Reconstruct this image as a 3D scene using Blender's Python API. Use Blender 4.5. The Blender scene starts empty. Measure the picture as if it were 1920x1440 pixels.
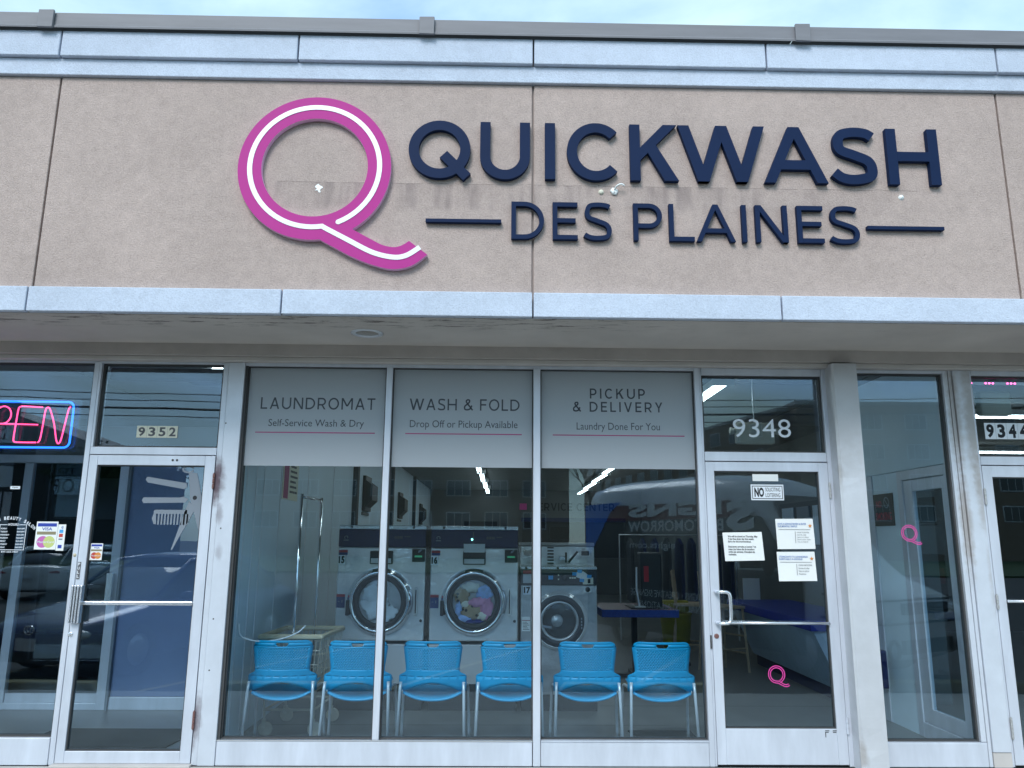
import bpy, bmesh, math, random
from mathutils import Vector, Matrix
random.seed(7)
S = bpy.context.scene
COL = S.collection
R = math.radians

# ------------------------------------------------------------------ camera
cd = bpy.data.cameras.new('camera')
cam = bpy.data.objects.new('camera', cd)
COL.objects.link(cam)
cd.sensor_width = 36.0
cd.lens = 1442.0 / 1920.0 * 36.0
cd.clip_end = 2000
cd.clip_start = 0.05
_p, _y, _r = 0.200258, -0.0176979, 0.00728458
_f = Vector((-math.sin(_y) * math.cos(_p), math.cos(_y) * math.cos(_p), math.sin(_p)))
_rt = Vector((math.cos(_y), math.sin(_y), 0))
_up = _rt.cross(_f)
_a = _rt * math.cos(_r) + _up * math.sin(_r)
_b = -_rt * math.sin(_r) + _up * math.cos(_r)
_m = Matrix((( _a.x, _b.x, -_f.x), (_a.y, _b.y, -_f.y), (_a.z, _b.z, -_f.z))).to_4x4()
_m.translation = Vector((0, -5.8, 1.55))
cam.matrix_world = _m
S.camera = cam

# ------------------------------------------------------------------ sky, sun, exposure
SUN_EL, SUN_ROT = R(42), R(200)
W = bpy.data.worlds.new("World")
S.world = W
W.use_nodes = True
wt = W.node_tree
for n in list(wt.nodes):
    wt.nodes.remove(n)
wo = wt.nodes.new('ShaderNodeOutputWorld')
bg = wt.nodes.new('ShaderNodeBackground')
bg.inputs['Strength'].default_value = 0.1
sky = wt.nodes.new('ShaderNodeTexSky')
sky.sky_type = 'NISHITA'
sky.sun_disc = False
sky.sun_elevation = SUN_EL
sky.sun_rotation = SUN_ROT
tc = wt.nodes.new('ShaderNodeTexCoord')
mp = wt.nodes.new('ShaderNodeMapping')
mp.inputs['Scale'].default_value = (1.0, 1.0, 2.2)
wt.links.new(tc.outputs['Generated'], mp.inputs['Vector'])
nz = wt.nodes.new('ShaderNodeTexNoise')
nz.inputs['Scale'].default_value = 2.6
nz.inputs['Detail'].default_value = 7
nz.inputs['Roughness'].default_value = 0.55
nz.inputs['Distortion'].default_value = 0.3
wt.links.new(mp.outputs[0], nz.inputs['Vector'])
cr = wt.nodes.new('ShaderNodeValToRGB')
cr.color_ramp.elements[0].position = 0.30
cr.color_ramp.elements[0].color = (0.26, 0.26, 0.26, 1)
cr.color_ramp.elements[1].position = 0.66
cr.color_ramp.elements[1].color = (1, 1, 1, 1)
wt.links.new(nz.outputs['Fac'], cr.inputs[0])
mx = wt.nodes.new('ShaderNodeMixRGB')
mx.inputs[2].default_value = (5.8, 7.7, 7.05, 1)
wt.links.new(cr.outputs[0], mx.inputs[0])
sc_ = wt.nodes.new('ShaderNodeVectorMath')
sc_.operation = 'MULTIPLY'
sc_.inputs[1].default_value = (1.5, 2.0, 2.65)
wt.links.new(sky.outputs[0], sc_.inputs[0])
wt.links.new(sc_.outputs[0], mx.inputs[1])
wt.links.new(mx.outputs[0], bg.inputs['Color'])
wt.links.new(bg.outputs[0], wo.inputs['Surface'])

sl = bpy.data.lights.new('sun', 'SUN')
sl.energy = 1.5
sl.angle = R(25)
sl.color = (1.0, 0.97, 0.93)
sun = bpy.data.objects.new('sun', sl)
COL.objects.link(sun)
# the lamp shines from the sky's sun direction (rotation measured from +Y towards +X)
_sd = Vector((math.sin(SUN_ROT) * math.cos(SUN_EL), math.cos(SUN_ROT) * math.cos(SUN_EL), math.sin(SUN_EL)))
sun.rotation_euler = _sd.to_track_quat('Z', 'Y').to_euler()
sun.location = (0, -20, 30)

S.view_settings.view_transform = 'Standard'
S.view_settings.look = 'None'
S.view_settings.exposure = 0.65
S.view_settings.gamma = 1.0
S.view_settings.use_curve_mapping = False
S.render.engine = 'CYCLES'
S.cycles.use_denoising = True
S.cycles.max_bounces = 10
S.cycles.diffuse_bounces = 4
S.cycles.glossy_bounces = 4
S.cycles.transmission_bounces = 6
S.cycles.transparent_max_bounces = 32
S.cycles.caustics_reflective = False
S.cycles.caustics_refractive = False
S.cycles.sample_clamp_indirect = 6

# ------------------------------------------------------------------ materials
def nodes_of(name):
    m = bpy.data.materials.new(name)
    m.use_nodes = True
    nt = m.node_tree
    return m, nt, nt.nodes['Principled BSDF'], nt.nodes['Material Output']

def pm(name, col, rough=0.5, metal=0.0, var=0.12, vs=3.0, bump=0.0, bs=150.0, stretch=(1, 1, 1), rvar=0.0, coat=0.0, spec=0.5, obj=False):
    """procedural paint / plastic / metal: base colour broken up by noise, fine relief"""
    m, nt, p, out = nodes_of(name)
    p.inputs['Roughness'].default_value = rough
    p.inputs['Metallic'].default_value = metal
    p.inputs['Specular IOR Level'].default_value = spec
    if coat:
        p.inputs['Coat Weight'].default_value = coat
        p.inputs['Coat Roughness'].default_value = 0.06
    if obj:
        t = nt.nodes.new('ShaderNodeTexCoord'); src = t.outputs['Object']
    else:
        t = nt.nodes.new('ShaderNodeNewGeometry'); src = t.outputs['Position']
    mp = nt.nodes.new('ShaderNodeMapping'); mp.inputs['Scale'].default_value = stretch
    nt.links.new(src, mp.inputs[0])
    n = nt.nodes.new('ShaderNodeTexNoise'); n.inputs['Scale'].default_value = vs; n.inputs['Detail'].default_value = 8; n.inputs['Roughness'].default_value = 0.6
    nt.links.new(mp.outputs[0], n.inputs['Vector'])
    r = nt.nodes.new('ShaderNodeMapRange')
    r.inputs['From Min'].default_value = 0.3; r.inputs['From Max'].default_value = 0.7
    r.inputs['To Min'].default_value = 1 - var; r.inputs['To Max'].default_value = 1 + var
    nt.links.new(n.outputs['Fac'], r.inputs[0])
    mu = nt.nodes.new('ShaderNodeVectorMath'); mu.operation = 'SCALE'
    mu.inputs[0].default_value = col[:3]
    nt.links.new(r.outputs[0], mu.inputs['Scale'])
    nt.links.new(mu.outputs[0], p.inputs['Base Color'])
    if rvar:
        r2 = nt.nodes.new('ShaderNodeMapRange')
        r2.inputs['To Min'].default_value = max(0.02, rough - rvar); r2.inputs['To Max'].default_value = min(1, rough + rvar)
        nt.links.new(n.outputs['Fac'], r2.inputs[0]); nt.links.new(r2.outputs[0], p.inputs['Roughness'])
    if bump:
        b = nt.nodes.new('ShaderNodeTexNoise'); b.inputs['Scale'].default_value = bs; b.inputs['Detail'].default_value = 4
        nt.links.new(mp.outputs[0], b.inputs['Vector'])
        bp = nt.nodes.new('ShaderNodeBump'); bp.inputs['Strength'].default_value = bump; bp.inputs['Distance'].default_value = 0.004
        nt.links.new(b.outputs['Fac'], bp.inputs['Height']); nt.links.new(bp.outputs[0], p.inputs['Normal'])
    m['_mul'] = 1
    return m

def wavy(m, d=0.06):
    for n in m.node_tree.nodes:
        if n.type == 'BUMP': n.inputs['Distance'].default_value = d; n.inputs['Strength'].default_value = 0.5
    return m

def emit(name, col, strength):
    m, nt, p, out = nodes_of(name)
    p.inputs['Base Color'].default_value = (*col, 1)
    p.inputs['Emission Color'].default_value = (*col, 1)
    p.inputs['Emission Strength'].default_value = strength
    return m

def glass_mat(name, f0=0.060, tint=(0.87, 0.94, 0.975), wav=0.008, wscale=1.6):
    m = bpy.data.materials.new(name); m.use_nodes = True
    nt = m.node_tree
    for n in list(nt.nodes): nt.nodes.remove(n)
    out = nt.nodes.new('ShaderNodeOutputMaterial')
    g = nt.nodes.new('ShaderNodeNewGeometry')
    dp = nt.nodes.new('ShaderNodeVectorMath'); dp.operation = 'DOT_PRODUCT'
    nt.links.new(g.outputs['Incoming'], dp.inputs[0]); nt.links.new(g.outputs['Normal'], dp.inputs[1])
    ab = nt.nodes.new('ShaderNodeMath'); ab.operation = 'ABSOLUTE'; nt.links.new(dp.outputs['Value'], ab.inputs[0])
    om = nt.nodes.new('ShaderNodeMath'); om.operation = 'SUBTRACT'; om.inputs[0].default_value = 1; nt.links.new(ab.outputs[0], om.inputs[1])
    pw = nt.nodes.new('ShaderNodeMath'); pw.operation = 'POWER'; pw.inputs[1].default_value = 5; nt.links.new(om.outputs[0], pw.inputs[0])
    ma = nt.nodes.new('ShaderNodeMath'); ma.operation = 'MULTIPLY_ADD'; ma.inputs[1].default_value = 1 - f0; ma.inputs[2].default_value = f0
    nt.links.new(pw.outputs[0], ma.inputs[0])
    tr = nt.nodes.new('ShaderNodeBsdfTransparent'); tr.inputs[0].default_value = (*tint, 1)
    gl = nt.nodes.new('ShaderNodeBsdfGlossy'); gl.inputs['Roughness'].default_value = 0.0; gl.inputs[0].default_value = (0.74, 0.87, 1, 1)
    nz = nt.nodes.new('ShaderNodeTexNoise'); nz.inputs['Scale'].default_value = wscale; nz.inputs['Detail'].default_value = 1
    nt.links.new(g.outputs['Position'], nz.inputs['Vector'])
    bp = nt.nodes.new('ShaderNodeBump'); bp.inputs['Strength'].default_value = wav; bp.inputs['Distance'].default_value = 0.05
    nt.links.new(nz.outputs['Fac'], bp.inputs['Height']); nt.links.new(bp.outputs[0], gl.inputs['Normal'])
    mi = nt.nodes.new('ShaderNodeMixShader')
    nt.links.new(ma.outputs[0], mi.inputs[0]); nt.links.new(tr.outputs[0], mi.inputs[1]); nt.links.new(gl.outputs[0], mi.inputs[2])
    nt.links.new(mi.outputs[0], out.inputs['Surface'])
    return m

def mask_mat(name, col, rough, spots, stain=(0.10, 0.055, 0.07), metal=0.0, var=0.06, bump=0.05):
    """painted metal with irregular stains round world points: spots = [(x, y, z, radius, stretch_z, strength)]"""
    m = pm(name, col, rough, metal, var=var, vs=6, bump=bump, bs=60)
    nt = m.node_tree; p = nt.nodes['Principled BSDF']
    src = p.inputs['Base Color'].links[0].from_socket
    g = nt.nodes.new('ShaderNodeNewGeometry')
    nz = nt.nodes.new('ShaderNodeTexNoise'); nz.inputs['Scale'].default_value = 22; nz.inputs['Detail'].default_value = 5
    nt.links.new(g.outputs['Position'], nz.inputs['Vector'])
    for (x, y, z, rad, sz, st) in spots:
        s = nt.nodes.new('ShaderNodeVectorMath'); s.operation = 'SUBTRACT'; s.inputs[1].default_value = (x, y, z)
        nt.links.new(g.outputs['Position'], s.inputs[0])
        d = nt.nodes.new('ShaderNodeVectorMath'); d.operation = 'MULTIPLY'; d.inputs[1].default_value = (1 / rad, 1 / rad, 1 / (rad * sz))
        nt.links.new(s.outputs[0], d.inputs[0])
        l = nt.nodes.new('ShaderNodeVectorMath'); l.operation = 'LENGTH'; nt.links.new(d.outputs[0], l.inputs[0])
        a = nt.nodes.new('ShaderNodeMath'); a.operation = 'MULTIPLY_ADD'; a.inputs[1].default_value = 0.9; nt.links.new(nz.outputs['Fac'], a.inputs[0]); nt.links.new(l.outputs['Value'], a.inputs[2])
        r = nt.nodes.new('ShaderNodeMapRange'); r.interpolation_type = 'SMOOTHSTEP'
        r.inputs['From Min'].default_value = 0.80; r.inputs['From Max'].default_value = 1.75; r.inputs['To Min'].default_value = st; r.inputs['To Max'].default_value = 0
        nt.links.new(a.outputs[0], r.inputs[0])
        mi = nt.nodes.new('ShaderNodeMixRGB'); mi.inputs[2].default_value = (*stain, 1)
        nt.links.new(r.outputs[0], mi.inputs[0]); nt.links.new(src, mi.inputs[1]); src = mi.outputs[0]
    nt.links.new(src, p.inputs['Base Color'])
    return m

def stucco_mat(name, col, ghost=False, speck=0.10, bump=0.5):
    m = pm(name, col, 0.92, var=0.085, vs=1.7, spec=0.15)
    nt = m.node_tree; p = nt.nodes['Principled BSDF']
    src = p.inputs['Base Color'].links[0].from_socket
    g = nt.nodes.new('ShaderNodeNewGeometry')
    n = nt.nodes.new('ShaderNodeTexNoise'); n.inputs['Scale'].default_value = 95; n.inputs['Detail'].default_value = 3; n.inputs['Roughness'].default_value = 0.7
    nt.links.new(g.outputs['Position'], n.inputs['Vector'])
    n2 = nt.nodes.new('ShaderNodeTexNoise'); n2.inputs['Scale'].default_value = 14; n2.inputs['Detail'].default_value = 6; n2.inputs['Roughness'].default_value = 0.7
    nt.links.new(g.outputs['Position'], n2.inputs['Vector'])
    ad = nt.nodes.new('ShaderNodeMath'); ad.operation = 'MULTIPLY_ADD'; ad.inputs[1].default_value = 0.55
    nt.links.new(n2.outputs['Fac'], ad.inputs[0]); nt.links.new(n.outputs['Fac'], ad.inputs[2])
    r = nt.nodes.new('ShaderNodeMapRange'); r.inputs['From Min'].default_value = 0.5; r.inputs['From Max'].default_value = 1.05
    r.inputs['To Min'].default_value = 1 - speck * 1.6; r.inputs['To Max'].default_value = 1 + speck * 1.6
    nt.links.new(ad.outputs[0], r.inputs[0])
    s = nt.nodes.new('ShaderNodeVectorMath'); s.operation = 'SCALE'
    nt.links.new(src, s.inputs[0]); nt.links.new(r.outputs[0], s.inputs['Scale']); src = s.outputs[0]
    if ghost:
        # dirt left where an older sign box was taken down: a band with drips and a hair crack along its top
        sp = nt.nodes.new('ShaderNodeSeparateXYZ'); nt.links.new(g.outputs['Position'], sp.inputs[0])
        def rng(sock, a, b, lo, hi):
            q = nt.nodes.new('ShaderNodeMapRange'); q.interpolation_type = 'SMOOTHSTEP'
            q.inputs['From Min'].default_value = a; q.inputs['From Max'].default_value = b; q.inputs['To Min'].default_value = lo; q.inputs['To Max'].default_value = hi
            nt.links.new(sock, q.inputs[0]); return q.outputs[0]
        def mul(a, b):
            q = nt.nodes.new('ShaderNodeMath'); q.operation = 'MULTIPLY'
            nt.links.new(a, q.inputs[0])
            if isinstance(b, float): q.inputs[1].default_value = b
            else: nt.links.new(b, q.inputs[1])
            return q.outputs[0]
        mpp = nt.nodes.new('ShaderNodeMapping'); mpp.inputs['Scale'].default_value = (16, 1, 2.2)
        nt.links.new(g.outputs['Position'], mpp.inputs[0])
        dn = nt.nodes.new('ShaderNodeTexNoise'); dn.inputs['Scale'].default_value = 1; dn.inputs['Detail'].default_value = 5
        nt.links.new(mpp.outputs[0], dn.inputs['Vector'])
        bl = nt.nodes.new('ShaderNodeTexNoise'); bl.inputs['Scale'].default_value = 3.1; bl.inputs['Detail'].default_value = 3
        nt.links.new(g.outputs['Position'], bl.inputs['Vector'])
        band = mul(mul(rng(sp.outputs['Z'], 3.735, 3.80, 0, 1), rng(sp.outputs['Z'], 3.952, 3.956, 1, 0)),
                   mul(rng(sp.outputs['X'], -1.56, -1.54, 0, 1), rng(sp.outputs['X'], 1.6, 2.9, 1, 0.15)))
        drip = mul(band, mul(rng(dn.outputs['Fac'], 0.38, 0.66, 0.15, 1), rng(bl.outputs['Fac'], 0.35, 0.62, 0.25, 1)))
        mi = nt.nodes.new('ShaderNodeMixRGB'); mi.inputs[2].default_value = (col[0] * 0.5, col[1] * 0.5, col[2] * 0.53, 1)
        nt.links.new(mul(drip, 0.62), mi.inputs[0]); nt.links.new(src, mi.inputs[1]); src = mi.outputs[0]
        wv = nt.nodes.new('ShaderNodeTexNoise'); wv.inputs['Scale'].default_value = 9; nt.links.new(g.outputs['Position'], wv.inputs['Vector'])
        zz = nt.nodes.new('ShaderNodeMath'); zz.operation = 'MULTIPLY_ADD'; zz.inputs[1].default_value = 0.016
        nt.links.new(wv.outputs['Fac'], zz.inputs[0]); nt.links.new(sp.outputs['Z'], zz.inputs[2])
        crk = mul(mul(rng(zz.outputs[0], 3.9635, 3.9645, 0, 1), rng(zz.outputs[0], 3.9665, 3.9675, 1, 0)),
                  mul(rng(sp.outputs['X'], -1.55, -1.53, 0, 1), rng(sp.outputs['X'], 2.9, 2.92, 1, 0)))
        crk = mul(crk, rng(dn.outputs['Fac'], 0.36, 0.5, 0.1, 0.75))
        m2 = nt.nodes.new('ShaderNodeMixRGB'); m2.inputs[2].default_value = (0.09, 0.08, 0.08, 1)
        nt.links.new(crk, m2.inputs[0]); nt.links.new(src, m2.inputs[1]); src = m2.outputs[0]
    nt.links.new(src, p.inputs['Base Color'])
    bp = nt.nodes.new('ShaderNodeBump'); bp.inputs['Strength'].default_value = bump; bp.inputs['Distance'].default_value = 0.006
    nt.links.new(ad.outputs[0], bp.inputs['Height']); nt.links.new(bp.outputs[0], p.inputs['Normal'])
    return m

def soffit_mat(name, col):
    m = pm(name, col, 0.85, var=0.10, vs=1.6, bump=0.25, bs=70, spec=0.2)
    nt = m.node_tree; p = nt.nodes['Principled BSDF']
    src = p.inputs['Base Color'].links[0].from_socket
    g = nt.nodes.new('ShaderNodeNewGeometry'); sp = nt.nodes.new('ShaderNodeSeparateXYZ'); nt.links.new(g.outputs['Position'], sp.inputs[0])
    mp = nt.nodes.new('ShaderNodeMapping'); mp.inputs['Scale'].default_value = (4, 22, 1); nt.links.new(g.outputs['Position'], mp.inputs[0])
    n = nt.nodes.new('ShaderNodeTexNoise'); n.inputs['Scale'].default_value = 1; n.inputs['Detail'].default_value = 8; n.inputs['Roughness'].default_value = 0.75
    nt.links.new(mp.outputs[0], n.inputs['Vector'])
    def rng(sock, a, b, lo, hi):
        q = nt.nodes.new('ShaderNodeMapRange'); q.inputs['From Min'].default_value = a; q.inputs['From Max'].default_value = b; q.inputs['To Min'].default_value = lo; q.inputs['To Max'].default_value = hi
        nt.links.new(sock, q.inputs[0]); return q.outputs[0]
    def mul(a, b):
        q = nt.nodes.new('ShaderNodeMath'); q.operation = 'MULTIPLY'; nt.links.new(a, q.inputs[0]); nt.links.new(b, q.inputs[1]); return q.outputs[0]
    # flaking paint along the outer edge of the soffit
    k = mul(rng(n.outputs['Fac'], 0.53, 0.60, 0, 0.85), mul(rng(sp.outputs['Y'], -0.52, -0.70, 0, 1), rng(sp.outputs['X'], 0.6, 1.4, 1, 0.12)))
    mi = nt.nodes.new('ShaderNodeMixRGB'); mi.inputs[2].default_value = (0.10, 0.085, 0.08, 1)
    nt.links.new(k, mi.inputs[0]); nt.links.new(src, mi.inputs[1])
    # chalky strip next to it
    k2 = mul(rng(n.outputs['Fac'], 0.5, 0.42, 0, 0.25), rng(sp.outputs['Y'], -0.76, -0.80, 0, 1))
    m2 = nt.nodes.new('ShaderNodeMixRGB'); m2.inputs[2].default_value = (0.40, 0.36, 0.33, 1)
    nt.links.new(k2, m2.inputs[0]); nt.links.new(mi.outputs[0], m2.inputs[1])
    nt.links.new(m2.outputs[0], p.inputs['Base Color'])
    return m

def film_mat(name):
    m = bpy.data.materials.new(name); m.use_nodes = True
    nt = m.node_tree
    for n in list(nt.nodes): nt.nodes.remove(n)
    out = nt.nodes.new('ShaderNodeOutputMaterial')
    d = nt.nodes.new('ShaderNodeBsdfDiffuse'); d.inputs[0].default_value = (0.62, 0.66, 0.72, 1)
    t = nt.nodes.new('ShaderNodeBsdfTranslucent'); t.inputs[0].default_value = (0.55, 0.62, 0.62, 1)
    mi = nt.nodes.new('ShaderNodeMixShader'); mi.inputs[0].default_value = 0.45
    nt.links.new(d.outputs[0], mi.inputs[1]); nt.links.new(t.outputs[0], mi.inputs[2])
    nt.links.new(mi.outputs[0], out.inputs['Surface'])
    return m

M = {}
M['eifs'] = stucco_mat('beige_stucco', (0.465, 0.375, 0.342), ghost=True, speck=0.14, bump=0.9)
M['band'] = stucco_mat('pale_blue_stucco', (0.54, 0.60, 0.71), speck=0.09, bump=0.7)
M['joint'] = pm('joint_sealant', (0.38, 0.32, 0.30), 0.9)
M['coping'] = pm('coping_metal', (0.19, 0.19, 0.21), 0.6, 0.0, var=0.09, vs=2.2, stretch=(1, 1, 8))
M['soffit'] = soffit_mat('soffit_paint', (0.56, 0.52, 0.49))
M['beam'] = pm('beam_stucco', (0.50, 0.46, 0.44), 0.9, var=0.10, vs=4, bump=0.5, bs=120, spec=0.2)
M['flash'] = pm('flashing_metal', (0.55, 0.52, 0.50), 0.6, 0.1, var=0.08, vs=3)
M['alu'] = pm('anodised_aluminium', (0.60, 0.64, 0.72), 0.42, 0.25, var=0.11, vs=7, stretch=(1, 1, 0.22), bump=0.04, bs=40, rvar=0.06)
M['alu_dark'] = pm('dark_gasket', (0.05, 0.052, 0.055), 0.7)  # near-black matte finish for gaskets, screw heads and slots
M['rust'] = mask_mat('rust_stained_aluminium', (0.60, 0.64, 0.71), 0.42, [(-2.115, 0, 1.965, 0.085, 2.2, 0.95), (-2.135, 0, 0.30, 0.075, 2.6, 0.8), (-2.05, 0, 1.72, 0.03, 3, 0.5), (-2.03, 0, 1.45, 0.03, 2, 0.35)], metal=0.25)
M['pier'] = mask_mat('pier_sheet_metal', (0.58, 0.60, 0.64), 0.45, [(2.53, -0.15, 0.12, 0.05, 2, 0.6), (2.53, -0.13, 2.05, 0.03, 4, 0.35), (2.6, -0.15, 2.6, 0.25, 2.2, 0.30), (2.66, -0.15, 0.5, 0.16, 4, 0.10)], stain=(0.27, 0.23, 0.20), metal=0.2, bump=0.12)
M['pier2'] = mask_mat('weathered_pier_metal', (0.60, 0.64, 0.71), 0.45, [(3.64, 0, 2.45, 0.07, 7, 0.7), (3.655, 0, 1.9, 0.05, 6, 0.55), (3.52, 0, 2.5, 0.05, 9, 0.7), (3.52, 0, 1.7, 0.045, 9, 0.7), (3.66, 0, 1.3, 0.03, 9, 0.35)], stain=(0.30, 0.26, 0.23), metal=0.2)
M['bright'] = pm('bright_aluminium', (0.78, 0.81, 0.86), 0.25, 0.85, var=0.04)
M['hinge'] = pm('hinge_steel', (0.50, 0.50, 0.50), 0.5, 0.6, var=0.25, vs=60)
M['rusthinge'] = pm('rusty_steel', (0.22, 0.11, 0.10), 0.8, 0.3, var=0.3, vs=50)
M['glass'] = glass_mat('window_glass')
M['drumglass'] = glass_mat('door_glass', f0=0.03, tint=(0.93, 0.95, 0.96), wav=0.0)
M['film'] = film_mat('frosted_film')
M['vinyl_grey'] = pm('grey_vinyl', (0.05, 0.062, 0.08), 0.6)
M['vinyl_rose'] = pm('rose_vinyl', (0.36, 0.05, 0.17), 0.6)
M['vinyl_white'] = pm('white_vinyl', (0.74, 0.78, 0.84), 0.5, var=0.03)
M['vinyl_pale'] = pm('pale_grey_vinyl', (0.19, 0.225, 0.27), 0.6, var=0.05)
M['pinkv'] = pm('pink_vinyl', (0.75, 0.06, 0.35), 0.5, var=0.03)
M['navy'] = pm('navy_letter_paint', (0.007, 0.019, 0.062), 0.6, var=0.08, vs=2, spec=0.12)
M['magenta'] = pm('magenta_face', (0.46, 0.040, 0.265), 0.55, var=0.03, vs=2, spec=0.15)
M['pinkedge'] = pm('lit_acrylic_edge', (0.75, 0.45, 0.68), 0.4, var=0.03)  # paler pink: light passing through the letter's sides is put into the colour
M['acrylic'] = pm('white_acrylic', (0.84, 0.88, 0.88), 0.35, var=0.02)
M['white'] = pm('white_paint', (0.72, 0.73, 0.74), 0.6, var=0.05)
M['paper'] = pm('paper', (0.78, 0.80, 0.80), 0.8, var=0.03)
M['cream'] = pm('cream_card', (0.72, 0.70, 0.58), 0.7, var=0.05)
M['black'] = pm('black_plastic', (0.012, 0.012, 0.014), 0.45)
M['ink'] = pm('black_ink', (0.01, 0.012, 0.018), 0.7, var=0.0)
M['inkgrey'] = pm('faded_ink', (0.10, 0.10, 0.11), 0.7, var=0.3, vs=30)
M['inkblue'] = pm('blue_ink', (0.03, 0.13, 0.42), 0.7, var=0.0)
M['visa'] = pm('card_blue', (0.02, 0.05, 0.36), 0.6, var=0.0)
M['gold'] = pm('card_gold', (0.25, 0.22, 0.13), 0.6, var=0.0)
M['cardpink'] = pm('card_magenta', (0.52, 0.13, 0.42), 0.6, var=0.0)
M['cardgreen'] = pm('card_lime', (0.52, 0.58, 0.20), 0.6, var=0.0)
M['cardred'] = pm('card_red', (0.50, 0.05, 0.04), 0.6, var=0.0)
M['cardorange'] = pm('card_orange', (0.65, 0.24, 0.05), 0.6, var=0.0)
M['cyan'] = pm('card_cyan', (0.05, 0.35, 0.72), 0.6, var=0.0)
M['chair'] = pm('blue_chair_plastic', (0.004, 0.34, 0.62), 0.42, var=0.05, vs=2)
M['chrome'] = pm('chrome', (0.80, 0.82, 0.85), 0.10, 1.0, var=0.03)
M['tube'] = pm('silver_tube', (0.70, 0.73, 0.78), 0.35, 0.35, var=0.04)
M['steel'] = wavy(pm('brushed_steel', (0.86, 0.87, 0.88), 0.22, 0.55, var=0.07, vs=1.4, bump=0.35, bs=3.2, rvar=0.05))
M['steel2'] = wavy(pm('dull_steel', (0.46, 0.47, 0.49), 0.34, 0.6, var=0.07, vs=1.4, bump=0.2, bs=3.2))
M['pale_panel'] = pm('pale_machine_panel', (0.55, 0.56, 0.58), 0.5, 0.3, var=0.05)
M['panel_navy'] = pm('navy_control_panel', (0.012, 0.016, 0.075), 0.35, var=0.15, vs=6)
M['panel_black'] = pm('black_control_panel', (0.02, 0.022, 0.03), 0.4)
M['gasket'] = pm('rubber_gasket', (0.03, 0.032, 0.036), 0.6)
M['stred'] = pm('sticker_red', (0.36, 0.03, 0.05), 0.6)
M['stblue'] = pm('sticker_navy', (0.02, 0.04, 0.16), 0.6)
M['lcd'] = emit('green_display', (0.05, 0.35, 0.18), 0.25)
M['ledgreen'] = emit('green_indicator', (0.3, 1.0, 0.8), 3.0)
M['beige_plastic'] = pm('beige_plastic', (0.52, 0.46, 0.33), 0.5, var=0.08)
M['wire'] = pm('wire_chrome', (0.62, 0.58, 0.50), 0.35, 0.3)
M['cream_wheel'] = pm('cream_rubber', (0.55, 0.50, 0.42), 0.6)
M['fabric_white'] = pm('white_laundry', (0.80, 0.86, 0.92), 0.9, var=0.18, vs=9, bump=0.8, bs=14)
M['fabric_pink'] = pm('pink_laundry', (0.75, 0.32, 0.50), 0.9, var=0.25, vs=14, bump=0.9, bs=22)
M['fabric_blue'] = pm('pale_blue_laundry', (0.36, 0.52, 0.90), 0.9, var=0.3, vs=16, bump=0.9, bs=24)
M['fabric_cream'] = pm('cream_laundry', (0.80, 0.76, 0.64), 0.9, var=0.15, vs=16, bump=0.9, bs=24)
M['fabric_navy'] = pm('navy_laundry', (0.02, 0.03, 0.20), 0.9, var=0.2, vs=14, bump=0.9, bs=22)

def leopard():
    m = pm('leopard_laundry', (0.42, 0.31, 0.19), 0.9, bump=0.9, bs=20)
    nt = m.node_tree; p = nt.nodes['Principled BSDF']; src = p.inputs['Base Color'].links[0].from_socket
    g = nt.nodes.new('ShaderNodeNewGeometry'); v = nt.nodes.new('ShaderNodeTexVoronoi'); v.inputs['Scale'].default_value = 26
    nt.links.new(g.outputs['Position'], v.inputs['Vector'])
    r = nt.nodes.new('ShaderNodeMapRange'); r.inputs['From Min'].default_value = 0.30; r.inputs['From Max'].default_value = 0.42; r.inputs['To Min'].default_value = 1; r.inputs['To Max'].default_value = 0
    nt.links.new(v.outputs['Distance'], r.inputs[0])
    mi = nt.nodes.new('ShaderNodeMixRGB'); mi.inputs[2].default_value = (0.015, 0.012, 0.01, 1)
    nt.links.new(r.outputs[0], mi.inputs[0]); nt.links.new(src, mi.inputs[1]); nt.links.new(mi.outputs[0], p.inputs['Base Color'])
    return m
M['fabric_leopard'] = leopard()
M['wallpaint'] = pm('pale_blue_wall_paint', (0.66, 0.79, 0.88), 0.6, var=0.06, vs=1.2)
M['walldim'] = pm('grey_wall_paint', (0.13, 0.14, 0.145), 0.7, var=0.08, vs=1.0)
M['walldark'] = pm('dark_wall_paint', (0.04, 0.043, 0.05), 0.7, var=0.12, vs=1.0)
M['ceil'] = pm('ceiling_tile', (0.22, 0.235, 0.24), 0.9, var=0.06, vs=2, bump=0.4, bs=60)
M['tbar'] = pm('ceiling_grid', (0.03, 0.032, 0.035), 0.7)
M['floor'] = pm('vinyl_floor', (0.14, 0.148, 0.148), 0.35, var=0.16, vs=2.2, bump=0.05, bs=30, rvar=0.12)
M['mat'] = pm('dark_floor_mat', (0.018, 0.02, 0.018), 0.95, bump=0.6, bs=200)
M['bluepanel'] = pm('blue_painted_board', (0.19, 0.26, 0.43), 0.55, var=0.06, vs=2)
M['navytop'] = pm('navy_laminate', (0.015, 0.03, 0.30), 0.4, var=0.1)
M['counterfront'] = pm('pale_blue_laminate', (0.46, 0.58, 0.72), 0.45, var=0.1, vs=6, stretch=(1, 4, 0.6))
M['tableedge'] = pm('royal_blue_edge', (0.015, 0.06, 0.36), 0.5, var=0.25, vs=30)
M['tabletop'] = pm('maroon_laminate', (0.16, 0.07, 0.09), 0.45)
M['wood'] = pm('pale_wood', (0.52, 0.40, 0.28), 0.6, var=0.2, vs=10, stretch=(6, 6, 1))
M['yellow'] = pm('yellow_bucket_plastic', (0.36, 0.32, 0.03), 0.5)
M['redreflect'] = emit('dull_red_reflection', (0.30, 0.012, 0.025), 0.04)  # faint red reflection given as colour and slight glow, no backlight
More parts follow.
